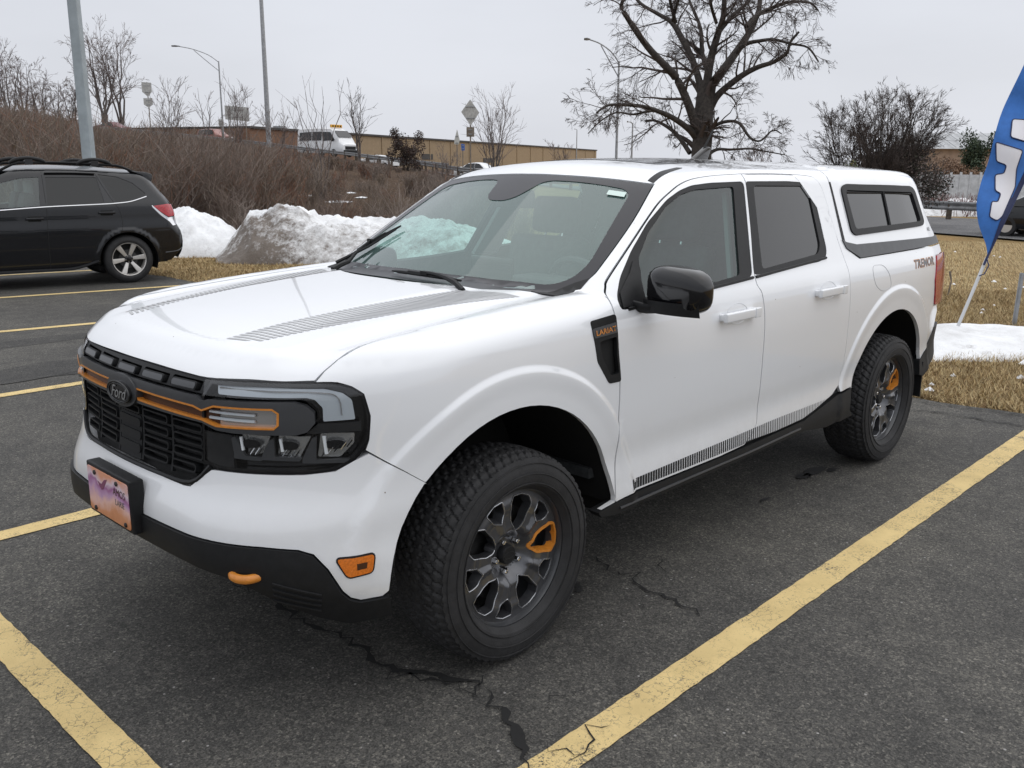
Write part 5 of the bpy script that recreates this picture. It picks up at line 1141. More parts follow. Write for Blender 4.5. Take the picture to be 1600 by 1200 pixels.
ftree('tall many-stemmed bare tree just right of the thick grey pole', 168, 125, 76, .50, 5, 24, .24, LVA, .023, FAR, group=gL)
ftree('bare tree beside the shield-shaped signs, leaning right', 196, 128, 84, .42, 4, 25, .20, LVA, .022, FAR, group=gL)
gS = 'saplings on the brushy bank'
ftree('bushy bare sapling below the curved street lamp tip', 268, 62, 146, .5, 9, 31, .04, LVB, .012, FAR, group=gS)
ftree('thin upright sapling left of the curved street lamp pole', 325, 60, 148, .22, 2, 32, .05, LVB, .011, FAR, group=gS)
ftree('clump of upright shoots in front of the two-post sign', 374, 55, 150, .32, 8, 33, .035, LVB, .010, FAR, group=gS)
ftree('low twiggy sapling just right of the tall bare mast', 440, 58, 178, .7, 8, 34, .03, LVB, .010, FAR, group=gS)
ftree('open fan-shaped sapling in front of the white van', 503, 34, 130, .75, 8, 35, .026, [dict(n=6, lr=.30, ang=.5, wander=.08, droop=-.04, k=4, t0=.35, rr=.5)], .006, FAR, group=gS)
ftree('dense narrow dark tree at the nose of the white van', 561, 72, 150, .32, 5, 36, .07, LVB, .013, ('bark2', 'twig'), group=gS)
ftree('multi-stemmed bare sapling right of the diamond sign', 772, 60, 158, .75, 11, 37, .05, LVB, .010, FAR, group=gS)
ftree('leaning twiggy sapling among the brush above the windshield', 690, 40, 236, .9, 7, 38, .02, LVB, .006, ('bark2', 'twig2'), group=gS)
ftree('low bare tree far behind the truck roof near the small lamp', 880, 140, 228, 1.0, 5, 39, .08, LVB, .025, FAR)
ftree('faint low bare tree right of the huge trunk', 1180, 150, 232, 1.2, 8, 40, .08, LVB, .03, FAR)
LVD = [dict(n=14, lr=.32, ang=.55, wander=.10, droop=-.04, k=5, t0=.15, rr=.5), dict(n=8, lr=.42, ang=.5, wander=.12, droop=-.02, k=4, rr=.55), dict(n=4.5, lr=.5, ang=.5, wander=.12, droop=0, k=3, rr=.6)]
ftree('windswept bare tree behind the white bed cap', 1382, 33, 158, .86, 28, 41, .05, LVD, .0055, ('bark', 'twig'), lean=.22, dome=True)
ftree('spreading bare tree left of the windswept one behind the cap', 1330, 35, 172, .85, 12, 42, .045, LVD, .0055, ('bark', 'twig'), lean=-.25, dome=True)
for i_, (px_, yt_) in enumerate(((22, 104), (70, 132), (120, 150))): ftree(('forked bare tree at the far left skyline', 'rounded low bare tree left of the thick grey pole, behind the slim one', 'low bare tree touching the thick grey pole')[i_], px_, 122+4*i_, yt_, .5, 5, 70+i_, .17, LVA, .02, FAR, group=gL)
# leafy plants: crown of small leaf faces round a stem frame
def leafy(name, label, px, D, ytop, wpx, seed, m, nleaf=5000, ls=.09, ybase=None, cat='shrub', nb=7):
    r = np.random.default_rng(seed); x, y = at(px, D); z = float(terr(x, y))-.05
    if ybase is not None: z = max(z, zpx(ybase, D)-.3)
    H = zpx(ytop, D)-z; W_ = wpx/FPX*D/2; t = empty(name, (x, y, z), 0, label, cat); st = []
    ce = [(r.normal(0, .42, 3)*np.array([W_, W_, H*.25])+np.array([0, 0, H*(.30+.42*r.random())]), .24+.28*r.random()) for _ in range(nb*2)]
    for c_, s_ in ce: st.append((np.array([[0, 0, 0], c_*[.3, .3, .5], c_]), np.array([.03, .02, .008])))
    to_mesh(st, 'trunk', M['bark'], t, 4); P = []
    for c_, s_ in ce: d = r.normal(0, 1, (nleaf//len(ce), 3)); d /= np.linalg.norm(d, axis=1, keepdims=True); P.append(c_+d*(r.random((len(d), 1))**.45)*np.array([W_, W_, H*.42])*s_*1.15)
    P = np.concatenate(P); P = P[P[:, 2] > .02]; n = len(P); a = r.normal(0, 1, (n, 3)); a /= np.linalg.norm(a, axis=1, keepdims=True); b = np.cross(a, r.normal(0, 1, (n, 3))); b /= np.linalg.norm(b, axis=1, keepdims=True)+1e-9
    V = np.stack([P-a*ls*.5, P+b*ls*.28, P+a*ls*.5, P-b*ls*.28], 1); fastmesh('crown', V.reshape(-1, 3), np.arange(4*n).reshape(n, 4), m, t, midx=r.integers(0, len(m), n)); return t
EG = [mat('evergreen_dark', (.022, .040, .022), .7), mat('evergreen_mid', (.045, .068, .034), .7)]
leafy('evergreen_tree', 'dark evergreen tree behind the blue flag edge', 1524, 58, 196, 52, 51, EG, 7000, .16, cat='tree')
leafy('evergreen_shrub', 'green leafy shrub at the foot of the spreading bare tree', 1322, 31, 236, 70, 52, [mat('olive_leaf', (.06, .075, .030), .7), EG[1], mat('yellow_leaf', (.16, .14, .05), .7)], 2600, .09)
leafy('leafy_thicket', 'dark olive thicket inside the windswept tree', 1400, 34, 222, 118, 53, [mat('dark_olive_leaf', (.035, .040, .024), .8), M['twig'], M['twig2']], 9000, .10)
leafy('brown_shrub', 'russet dried-leaf shrub beside the blue flag', 1492, 52, 236, 96, 54, [mat('russet_leaf', (.20, .12, .075), .8), mat('tan_leaf', (.26, .17, .11), .8), mat('umber_leaf', (.11, .065, .042), .8)], 9000, .11)
leafy('vine_clump', 'dark vine-smothered stump shrub in front of the tan building', 636, 70, 199, 46, 55, [M['twig'], mat('vine_leaf', (.075, .045, .035), .9)], 4200, .15)
# the scrub on the bank: one uncountable mass
def scrub(name, n, p0, p1, d0, seed, hfun, dens=None, rad=.012, per=14):
    r = np.random.default_rng(seed); nc = n//per; pc = p0+(p1-p0)*r.random(nc); Dr, _ = road(pc); u = r.random(nc)**1.35; Dc = d0+(Dr-4-d0)*u; qc = np.array([at(a, b) for a, b in zip(pc, Dc)])
    q = np.repeat(qc, per, 0)+r.normal(0, .10, (nc*per, 2)); hue = np.repeat(r.integers(0, 4, nc), per); hs = np.repeat(.55+.75*r.random(nc), per); n = nc*per; p, D = pxD(q[:, 0], q[:, 1])
    cl = fbm(q[:, 0]*.22+5, q[:, 1]*.22, 3); ok = cl > (.36 if dens is None else dens(p)); p, D, q, cl, hue, hs = p[ok], D[ok], q[ok], cl[ok], hue[ok], hs[ok]
    H = hfun(p, D)*(.55+.9*cl)*(.65+.5*r.random(len(p)))*hs; Dr2, zr2 = road(p); sl = CAM[2]+(zr2+.15-CAM[2])*D/Dr2-terr(q[:, 0], q[:, 1]); ex_ = np.where(r.random(len(p)) < .035, .9*r.random(len(p)), 0)+np.interp(p, [-100, 60, 150, 420, 560], [1.6, 1.1, .10, .06, -.1])*D/60; H = np.minimum(H, np.maximum(sl+ex_, .25)); z = terr(q[:, 0], q[:, 1]); Vs = []; Qs = []; mi = []; b = 0
    for rep in range(2):
        m_ = len(p); K = 4; a = r.random(m_)*2*np.pi; sp = (.10+.62*r.random(m_))*H; base = np.stack([q[:, 0]+r.normal(0, .06, m_), q[:, 1]+r.normal(0, .06, m_), z-.05], -1)
        t = np.linspace(0, 1, K)[None, :, None]; dr = np.stack([np.cos(a)*sp, np.sin(a)*sp, H], -1)[:, None, :]
        P = base[:, None, :]+dr*np.concatenate([t**1.5, t**1.5, t], -1)+r.normal(0, .03, (m_, K, 3))*H[:, None, None]*t
        rr_ = (rad*(D/30)**.55)[:, None]*np.linspace(1, .35, K)[None]; v, f = tubes(P, rr_, 3); col = np.where(r.random(m_) < .75, hue, r.integers(0, 3, m_)); col = np.where((col == 3) & (r.random(m_) < .5), 1, col)
        Vs.append(v); Qs.append(f+b); b += len(v); mi.append(np.repeat(col, (K-1)*3))
        for tw in range(4):
            f0 = .25+.65*r.random(m_); i0 = np.clip((f0*(K-1)).astype(int), 0, K-2); fr = (f0*(K-1)-i0)[:, None]; idx = np.arange(m_); pb = P[idx, i0]*(1-fr)+P[idx, i0+1]*fr
            dd = r.normal(0, 1, (m_, 3)); dd[:, 2] = np.abs(dd[:, 2])+.5; dd /= np.linalg.norm(dd, axis=1, keepdims=True); ln = (.22+.25*r.random(m_))*H
            P2 = np.stack([pb, pb+dd*ln[:, None]*.5+r.normal(0, .03, (m_, 3)), pb+dd*ln[:, None]+np.array([0, 0, .0])], 1); rr2 = (rad*.6*(D/30)**.55)[:, None]*np.array([1, .8, .5])[None]; v, f = tubes(P2, rr2, 3)
            Vs.append(v); Qs.append(f+b); b += len(v); mi.append(np.repeat(col, 2*3))
    o = fastmesh(name, np.concatenate(Vs), np.concatenate(Qs), M['brush'], midx=np.concatenate(mi)); return tag(o, kind='stuff')
hf = lambda p, D: np.interp(p, [-200, 0, 100, 250, 400, 480, 560, 650, 800], [3.2, 3.1, 2.9, 2.5, 2.2, 1.5, 1.0, .9, .9])*np.clip(.62+D/110, 0, 1.15)
scrub('brush_thicket', 12600, -160, 820, 20, 61, hf, dens=lambda p: np.interp(p, [380, 470, 600, 800], [.30, .46, .49, .44]))
scrub('brush_thicket', 2600, 60, 800, 19, 62, lambda p, D: 1.0+0*p, rad=.008)
scrub('brush_thicket', 900, 1440, 1560, 33+8, 63, lambda p, D: .9+0*p) if 0 else None
# dry reeds
X4 = []; r = np.random.default_rng(8)
q = np.array([at(a, b) for a, b in zip(-60+115*r.random(3800), 40+10*r.random(3800))])
blades('dry_reeds', q[:, 0], q[:, 1], terr(q[:, 0], q[:, 1]), 1.5, [mat('reed_tan', (.40, .29, .16), .9), mat('reed_brown', (.27, .18, .10), .9)], lean=.25, w_=.018, seed=9)
# red-stemmed shrubs along the guard rail at right
RS = [mat('red_stem', (.16, .055, .05), .8), mat('grey_stem', (.15, .11, .10), .9)]
for i, (px, D, lb) in enumerate(((1470, 43, 'red-stemmed shrub behind the guard rail, next to the cap'), (1512, 42, 'red-stemmed shrub behind the guard rail, next to the flag'))):
    r = np.random.default_rng(90+i); x, y = at(px, D); z = float(terr(x, y)); t = empty('red_shrub', (x, y, z), 0, lb, 'shrub', 'red-stemmed shrubs'); st = []
    for _ in range(150):
        b = np.array([r.normal(0, .55), r.normal(0, .55), 0]); d = np.array([r.normal(0, .28), r.normal(0, .28), 1.]); st.append((poly_branch(b, d, 1.0*(.6+.5*r.random()), 4, .12, 0, r), np.linspace(.012, .006, 4)))
    to_mesh(st, 'stems', RS[i % 2] if 0 else RS[0], t, 3)
# ---------------------------------------------------------------- poles, signs, rails, buildings
M['galv'] = mat('galvanised_steel', (.32, .33, .34), .5, .5, nscale=5, namt=.15)
M['polegrey'] = mat('pole_grey_paint', (.30, .34, .36), .5, nscale=3, namt=.08)
M['signback'] = mat('sign_back', (.44, .44, .42), .6, .2, nscale=6, namt=.15)
M['wood'] = mat('weathered_wood', (.20, .17, .14), .9, nscale=14, namt=.3)
M['concrete'] = mat('pale_concrete', (.42, .41, .39), .8, nscale=4, namt=.1)
def base(px, D, dz=-.05): x, y = at(px, D); return np.array([x, y, float(terr(x, y))+dz])
rvec = np.array([RH[0], RH[1], 0]); dvec = np.array([DH[0], DH[1], 0])
# thick square pole behind the wagon
b_ = base(139, 19); t = empty('light_pole', tuple(b_), 0, 'thick pale grey square light pole rising behind the black wagon', 'light pole')
MB().box((0, 0, 4.6), (.215, .215, 9.0), rz=YAW, taper=.8).build('pole', M['polegrey'], t, bevel=.02); MB().lathe([(0, .30), (.5, .30), (.5, .001)], 20, 'z').build('pole_base', M['concrete'], t); MB().box((0, 0, 9.1), (.5, .9, .14), rz=YAW).build('lamp_head', M['polegrey'], t, bevel=.03)
# tall mast
b_ = base(421, 95); t = empty('light_mast', tuple(b_), 0, 'very tall bare steel mast running out of the top of the view', 'light mast')
MB().tube([(0, 0, 0), (-.05*0, 0, 12), (0, 0, 30)], [.26, .20, .13], 10).build('pole', M['galv'], t); MB().lathe([(29.6, .9), (30, .9), (30.1, .1)], 16, 'z').build('lamp_ring', M['galv'], t)
def street_lamp(px, D, ytop, tip, ytip, label, r0=.11, double=True):
    b_ = base(px, D); t = empty('street_lamp', tuple(b_), 0, label, 'street lamp', None); H = zpx(ytop, D)-b_[2]; L_ = (tip-px)/FPX*D; Ht = zpx(ytip, D)-b_[2]
    MB().tube([(0, 0, 0), (0, 0, H)], [r0, r0*.62], 8).build('pole', M['galv'], t)
    A = lambda u, z: rvec*L_*u+np.array([0, 0, z])
    top = spl([A(0, H-.1), A(.22, H+(Ht-H)*.42), A(.55, H+(Ht-H)*.80), A(.86, Ht-.02)], 4); mb = MB(); mb.tube(top, .045, 6); arm = mb.build('arm', M['galv'], t)
    if double: MB().tube(spl([A(0, H-1.0), A(.25, H+(Ht-H)*.15-.25), A(.52, H+(Ht-H)*.72)], 4), .04, 6).build('arm', M['galv'], t)
    MB().tube([A(.82, Ht-.02), A(.92, Ht), A(1.0, Ht)], [.06, .13, .10], 8, flat=.45).build('lamp_head', M['galv'], t); return t
street_lamp(351, 100, 110, 281, 89, 'curved-arm street lamp on the bank left of the tall mast')
street_lamp(961, 62, 108, 907, 77, 'curved-arm street lamp in front of the huge bare tree', .10)
street_lamp(985, 85, 196, 976, 194, 'small straight-arm lamp just right of the curved-arm lamp', .10, False)
street_lamp(899, 150, 206, 895, 205, 'tiny distant lamp at the end of the tan building', .10, False)
# signs seen from behind
def sign(name, label, px, D, y0, posts, plates, cat='road sign'):
    b_ = base(px, D); t = empty(name, tuple(b_), 0, label, cat)
    for (dx, yt) in posts: H = zpx(yt, D)-b_[2]; o = rvec*dx/FPX*D; MB().box(tuple(o+np.array([0, 0, H/2])), (.10, .08, H), rz=YAW).build('post', M['wood'], t)
    for pts, m in plates:
        P = [rvec*(x-px)/FPX*D+np.array([0, 0, zpx(y, D)-b_[2]])-dvec*.07 for x, y in pts]; mb = MB(); mb.poly([tuple(p) for p in P], tuple(-dvec*.02)); o = mb.build('sign_plate', m, t, 20)
        c = sum(P)/len(P)
        for s in (-.22, .22):
            e = (max(p[2] for p in P)-min(p[2] for p in P))*s; w_ = max(abs((p-c).dot(rvec)) for p in P)*.9; MB().box(tuple(c-dvec*.05+np.array([0, 0, e])), (.03, w_*1.1, .05), rz=YAW).build('brace', M['galv'], o)
    return t
sign('diamond_sign', 'back of a diamond road sign on a wooden post in front of the tan building', 734, 57, 0, [(0, 170)], [([(734, 163), (748, 182), (734.5, 201), (720, 181)], M['signback']), ([(728, 203), (740, 203), (740, 217), (728, 217)], M['wood'])])
sign('board_sign', 'back of a wide rectangular sign on two posts left of the tall mast', 374, 98, 0, [(-13, 174), (13, 175)], [([(356, 173), (393, 176), (393, 196), (356, 193)], M['signback'])])
sign('shield_sign', 'stacked shield-shaped signs on one tall post at the left skyline', 239, 105, 0, [(0, 140)], [([(231, 140), (246, 141), (246, 154), (239, 161), (231, 154)], M['signback']), ([(232, 163), (246, 163), (246, 172), (239, 177), (232, 172)], M['signback'])])
sign('pennant_sign', 'pale pointed sign seen edge-on left of the diamond sign', 713, 75, 0, [(0, 225)], [([(713.5, 206), (717.5, 222), (716, 228), (709, 228), (709, 222)], mat('sign_pale', (.50, .50, .46), .6))])
M['blue'] = mat('sign_blue', (.05, .13, .42), .5)
sign('blue_sign', 'little blue sign below the diamond sign', 722, 80, 0, [(0, 228)], [([(719.5, 227), (725, 228), (725, 237), (720, 237)], M['blue'])])
sign('box_sign', 'small grey cabinet on the curved street lamp pole', 349, 99.5, 0, [(0, 200)], [([(345, 193), (353, 193), (353, 203), (345, 203)], M['signback'])], 'sign')
# guard rails
M['rail'] = mat('guard_rail_steel', (.24, .245, .25), .45, .55, nscale=7, namt=.2); M['railwood'] = mat('rail_timber', (.09, .07, .055), .9, nscale=9, namt=.3)
def guard(label, pxs_, doff, top, h_=.31, posts=1):
    t = empty('guard_rail', (0, 0, 0), 0, label, 'guard rail'); Pt = []
    for p in pxs_: Dr, zr = road(p); x, y = at(p, Dr+doff); Pt.append((x, y, float(terr(x, y))+top))
    Pt = np.array(Pt); c0 = Pt[len(Pt)//2].copy(); c0[2] -= top; t.location = c0; Pt -= c0; nrm = -dvec
    prof = [(-.5, 0), (-.38, .05), (-.2, .05), (-.08, 0), (.08, 0), (.2, .05), (.38, .05), (.5, 0)]
    mb = MB(); mb.grid(np.array([[p+np.array([0, 0, -h_*(u+.5)])+nrm*v for p in Pt] for u, v in prof])); mb.build('rail', M['rail'], t, 60)
    d = np.r_[0, np.cumsum(np.linalg.norm(np.diff(Pt, axis=0), axis=1))]
    for s in np.arange(1, d[-1], 2.4)[:100]:
        q = [np.interp(s, d, Pt[:, k]) for k in range(3)]; q = np.array(q)+dvec*.10; MB().box((q[0], q[1], q[2]-.40), (.14, .18, .84), rz=YAW).build('post', M['railwood'], t)
    return t
guard('weathered guard rail along the bank top in front of the van and tan building', np.linspace(60, 900, 90), -1.2, .72)
guard('bright steel guard rail across the road beside the bed cap', np.linspace(1180, 1900, 50), 8.6, .80, .36)
guard('far guard rail on the other side of the raised highway', np.linspace(-200, 700, 60), 12, .9)
# long tan building on the skyline
M['tan'] = mat('tan_block_wall', (.31, .228, .140), .85, nscale=2.5, namt=.08); M['brick'] = mat('brown_block_wall', (.19, .105, .065), .85, nscale=3, namt=.12); M['roofedge'] = mat('dark_roof_edge', (.05, .045, .042), .7)
A_ = np.array([*at(392, 135), 0]); B_ = np.array([*at(930, 300), 0]); zt0, zt1 = zpx(205, 135), zpx(243, 300); t = empty('long_building', tuple(A_), 0, 'long low tan warehouse stretching behind the highway', 'building')
u_ = (B_-A_)/np.linalg.norm(B_-A_); Lb = np.linalg.norm(B_-A_); nb_ = np.array([-u_[1], u_[0], 0]); nb_ = nb_ if nb_.dot(dvec) > 0 else -nb_; hb = zt0
def wallbox(name, s0, s1, z0, z1, out_, th, m, parent): 
    p0, p1 = u_*s0, u_*s1; pts = [tuple(p0-nb_*out_+[0, 0, z0]), tuple(p1-nb_*out_+[0, 0, z0]), tuple(p1-nb_*out_+[0, 0, z1]), tuple(p0-nb_*out_+[0, 0, z1])]; mb = MB(); mb.poly(pts, tuple(nb_*th)); return mb.build(name, m, parent, 0)
w1_ = wallbox('wall', 0, Lb*.16, -1, hb, 0, 30, M['brick'], t); w2_ = wallbox('wall', Lb*.16+.05, Lb, -1, hb-.1, 0, 30, M['tan'], t); wallbox('roof_edge', 0, Lb, hb-.1+.02, hb+.25, .3, 30.6, M['roofedge'], t)
for s, w_, z0, z1, m in ((.25, 3, 2, 3.6, 'roofedge'), (.305, 5, 3.2, 4.3, 'roofedge'), (.48, 6, 2.8, 3.8, 'roofedge')): wallbox('window', Lb*s, Lb*s+w_, z0, z1, .12, .1, M[m], w2_)
for i in range(1, 16): wallbox('pilaster', Lb*(.16+.055*i), Lb*(.16+.055*i)+.35, -1, hb-.15, .14, .12, M['tan'], w2_)
for i in range(2): wallbox('roof_vent', Lb*(.09+.1*i), Lb*(.09+.1*i)+1.5, hb+.25, hb+1.0, -6, 1.5, M['galv'], t)
# building and snow bank across the road at right
bx = np.array([*at(1548, 78), 0]); t = empty('metal_roof_building', tuple(bx), YAW, 'pale metal-roofed building beyond the windswept bare tree', 'building'); zr_ = zpx(206, 78); zw = zpx(231, 76)
M['mroof'] = mat('metal_roof', (.34, .35, .36), .45, .3, nscale=2, namt=.1); M['wallp'] = mat('salmon_wall', (.34, .25, .19), .9, nscale=2, namt=.1)
MB().box((4, 0, zw/2-.5), (8, 11, zw+1)).build('wall', M['wallp'], t); mb = MB(); mb.poly([(-.5, -5.8, zw), (4, -5.8, zr_), (8.5, -5.8, zw)], (0, 11.6, 0)); rf_ = mb.build('roof', M['mroof'], t, 0)
for i in range(12): MB().box((1.6, -5.5+i*1.0, (zw+zr_)/2+.12), (4.6, .05, .05), ry=-math.atan2(zr_-zw, 4.5)).build('roof_seam', M['mroof'], rf_)
M['fence'] = mat('pale_fence', (.46, .47, .48), .7, nscale=5, namt=.12)
p0, p1 = np.array([*at(1380, 47), -.5]), np.array([*at(1760, 44), -.5]); t = empty('pale_fence', tuple(p0), 0, 'long pale board fence behind the red-stemmed shrubs', 'fence'); dd = p1-p0; ll = np.linalg.norm(dd); dd = dd/ll; nf = 24
for i in range(nf): c = dd*ll*(i+.5)/nf; MB().box((c[0], c[1], .95), (ll/nf-.03, .05, 1.9), rz=math.atan2(dd[1], dd[0])).build('board_panel', M['fence'], t)
for i in range(nf+1): c = dd*ll*i/nf; MB().box((c[0], c[1], 1.0), (.10, .12, 2.05), rz=math.atan2(dd[1], dd[0])).build('post', M['fence'], t)
pile('snow_pile', [(1390, .3), (1440, .75), (1475, .6), (1500, .95), (1530, .7), (1580, .8), (1640, .5), (1720, .2)], 41.5, 44.5, 31, 'distant roadside snow bank in front of the pale fence', lambda u, v, s: .25, .25)
# thin stakes in the grass
for px, py, yt, w_, lb in ((1585, 508, 428, .035, 'weathered grey metal post standing in the snow ridge'),):
    g_ = gp(px, py); H = (py-yt)/FPX*np.dot(g_-CAM, D_)*1.02; t = empty('metal_post', tuple(g_), 0, lb, 'post'); mb = MB(); mb.poly([(-.03, -.02, 0), (.03, -.02, 0), (.03, -.013, 0), (.006, -.010, 0), (.006, .02, 0), (-.006, .02, 0), (-.006, -.010, 0), (-.03, -.013, 0)], (.01, .015, H)); mb.build('post_section', M['galv'], t, 0)
for i, (px, py, yt, lb) in enumerate(((1481, 462, 425, 'thin weed stalk standing in the grass near the taillight'),)):
    g_ = gp(px, py); t = tag(MB().tube([tuple(g_), tuple(g_+np.array([.02, .03, .2])), tuple(g_+np.array([.03, .0, .33]))], [.012, .010, .016], 6).build('weed_stalk', M['wood'], None), lb, 'weed')
r = np.random.default_rng(12)
for i in range(26):
    px, py = 1400+220*r.random(), 385+230*r.random()
    if 495 < py < 560: continue
    g_ = gp(px, py); s_ = .02+.03*r.random(); mb = MB(); n = 9; a = np.linspace(0, 2*np.pi, n, endpoint=False); k = .6+.6*r.random(n); z = float(terr(g_[0], g_[1]))+.02
    mb.add([(g_[0], g_[1], z+s_*.8)]+[(g_[0]+s_*k[j]*math.cos(a[j]), g_[1]+s_*k[j]*math.sin(a[j]), z) for j in range(n)], [(0, j+1, (j+1) % n+1) for j in range(n)]); tag(mb.build('snow_crumb', M['snow'], None, 180), kind='structure')
# ---------------------------------------------------------------- feather flag
gb = gp(1497, 508, .15); Df = float(np.dot(gb-CAM, D_)); t = empty('feather_flag', tuple(gb), 0, 'tall blue feather flag with white lettering on a pale leaning pole', 'flag')
M['flag'] = mat('flag_blue', (.035, .15, .46), .75, nscale=6, namt=.10, bump=.1, bscale=20); M['sleeve'] = mat('flag_sleeve', (.012, .020, .075), .7); M['flagwhite'] = mat('flag_white', (.74, .73, .76), .75); M['pole'] = mat('flag_pole', (.55, .56, .57), .35, .3)
pole_px = [(1497, 509), (1520, 455), (1542, 403), (1566, 353), (1592, 300), (1622, 235), (1648, 150), (1662, 60), (1655, -20), (1640, -50)]
left_px = [(1543, 403), (1541, 384), (1529, 350), (1526, 318), (1533, 285), (1545, 250), (1556, 205), (1569, 166), (1599, 103), (1625, 40), (1640, -45)]
dep = lambda px, py: Df+.05*np.sin(px*.075+py*.021)+.035*np.sin(px*.03-py*.05)
loc = lambda p, d=0: pt(p[0], p[1], float(dep(p[0], p[1]))-d)-gb
pp = spl(pole_px, 5); lp = spl(left_px, 5)
MB().tube([pt(x, y, Df)-gb for x, y in pp[:11]], [.017]*11, 8).build('pole', M['pole'], t); MB().tube([loc(p, -.004) for p in pp[9:]], .012, 8).build('pole_upper', M['sleeve'], t)
def row(poly, n, s0): 
    d = np.r_[0, np.cumsum(np.linalg.norm(np.diff(poly, axis=0), axis=1))]; u = np.linspace(s0*d[-1], d[-1], n); return np.stack([np.interp(u, d, poly[:, 0]), np.interp(u, d, poly[:, 1])], -1)
ppx = pp[10:]; a_, b_2 = row(ppx, 60, 0), row(lp, 60, 0); G = np.array([[loc(a_[i]*(1-v)+b_2[i]*v) for v in np.linspace(0, 1, 22)] for i in range(60)]); mb = MB(); mb.grid(G); fb = mb.build('fabric', M['flag'], t, 180)
md = fb.modifiers.new('thickness', 'SOLIDIFY'); md.thickness = .003
sl = np.array([[loc(a_[i]*(1-v)+b_2[i]*v, .004) for v in np.linspace(-.02, .10 if i > 12 else .16, 4)] for i in range(60)]); mb = MB(); mb.grid(sl); mb.build('sleeve', M['sleeve'], t, 180)
def letter(pts, r_):
    ol = resample(rnd(pts, r_, 3), 3); gx, gy = np.meshgrid(np.arange(ol[:, 0].min(), ol[:, 0].max(), 4.), np.arange(ol[:, 1].min(), ol[:, 1].max(), 4.)); g_ = np.stack([gx.ravel(), gy.ravel()], -1); g_ = g_[inpoly(g_, ol)]
    g_ = g_[np.linalg.norm(g_[:, None]-ol[None], axis=2).min(1) > 1.6]; al = np.concatenate([ol, g_]) if len(g_) else ol
    r0 = delaunay_2d_cdt([Vector(p) for p in al], [(i, (i+1) % len(ol)) for i in range(len(ol))], [], 0, 1e-4); V2 = np.array([tuple(v) for v in r0[0]]); T = [tuple(x) for x in r0[2] if inpoly(V2[list(x)].mean(0)[None], ol)[0]]
    mb = MB(); mb.add([loc(p, .010) for p in V2], T); mb.build('lettering', M['flagwhite'], fb, 180)
    q = [loc(p, .008) for p in ol]; q.append(q[0]); mb = MB(); mb.tube(q, .007, 4, False); mb.build('letter_outline', M['sleeve'], fb)
letter([(1556, 222), (1598, 235), (1588, 264), (1586, 292), (1566, 338), (1558, 345), (1546, 339), (1550, 314), (1559, 316), (1564, 302), (1555, 298), (1555, 273), (1569, 271), (1573, 258), (1557, 252)], 4)
letter([(1582, 186), (1650, 190), (1642, 236), (1602, 221), (1579, 214)], 4)
MB().tube([loc((1542, 404), .02), loc((1545, 415), .03), loc((1538, 428), .02), loc((1530, 431), .02)], .006, 5).build('cord', M['sleeve'], t)
# ---------------------------------------------------------------- the black wagon
def FS(p):
    x, y, z = p[..., 0], np.abs(p[..., 1]), p[..., 2]
    ys = itp(z, S_L)+itp(x, S_P)
    for wx in (0, 2.55):
        ys = ys+.016*sst(.475, .43, np.hypot(x-wx, z-.33))
    g = rmax(y-ys, itp(z, S_R)-x, .16); g = rmax(g, x-itp(z, S_F), .25)
    return rmax(g, z-(itp(x, S_T)-.05*(y/.6)**2), .07)
S_L = [(.1, .80), (.30, .865), (.45, .885), (.62, .893), (.80, .895), (.92, .882), (1.0, .878), (1.12, .862), (1.2, .83), (1.6, .655), (1.8, .57)]
S_P = [(-1.2, -.10), (-.8, -.055), (-.5, -.018), (0, 0), (1, .006), (2.6, 0), (3.6, -.06)]
S_R = [(.1, -.62), (.28, -.72), (.40, -.80), (.62, -.83), (.74, -.80), (.82, -.755), (1.0, -.73), (1.13, -.685), (1.3, -.57), (1.5, -.43), (1.6, -.36), (1.8, -.2)]
S_F = [(.1, 3.3), (.4, 3.5), (.8, 3.5), (1.0, 3.4), (1.7, 3.3)]
S_T = [(-1, 1.50), (-.6, 1.555), (-.3, 1.60), (0, 1.627), (.5, 1.657), (1.0, 1.665), (1.4, 1.645), (1.7, 1.57), (2.05, 1.35), (2.42, 1.11), (2.58, 1.03), (3.1, .97), (3.5, .85)]
class RearChart(Chart):
    def __call__(s, a): u, v = a[:, 0], a[:, 1]; z = 0*u; return hit(s.F, np.stack([z-1.6, u, v], -1), np.stack([z+1, z, z], -1), 1.6)
SS, ST = Chart(FS, 'side'), Chart(FS, 'top'); SS.k = 'side'; SRR = RearChart(FS, 'wagonrear')
class SChart(Chart):
    pass
M['bpaint'] = mat('black_paint', (.004, .0048, .0068), .25, 0, .55, nscale=30, namt=.1, spec=.3); M['alloy'] = mat('bright_alloy', (.62, .60, .57), .35, .6); M['wglass'] = glass('wagon_tint', (.02, .022, .024), ior=1.5, sky_sheen=.015, sheen_col=(.2, .22, .22)); M['wglass2'] = glass('wagon_front_glass', (.60, .72, .68), ior=1.6, sky_sheen=.10, sheen_col=(.42, .50, .48))
gw = gp(206, 442); YW = R_(-9.5)
wag = empty('parked_wagon', (0, 0, 0), YW, 'shiny black wagon with roof rails, tinted windows and bright six-spoke alloys', 'car')
wag.location = Vector((gw[0], gw[1], 0))-Matrix.Rotation(YW, 3, 'Z') @ Vector((0, .88, 0))
def key_fix(k):
    SS.k = k
qg = rnd([(.118, 1.152), (.285, 1.538), (.04, 1.506), (-.165, 1.418), (-.322, 1.268), (-.30, 1.236), (-.10, 1.172)], .02); rg = rnd([(.995, 1.122), (.965, 1.500), (.308, 1.494), (.264, 1.148)], .02); fg = rnd([(1.095, 1.120), (1.045, 1.500), (1.28, 1.49), (1.52, 1.43), (1.80, 1.26), (1.96, 1.12), (1.96, 1.08)], .02)
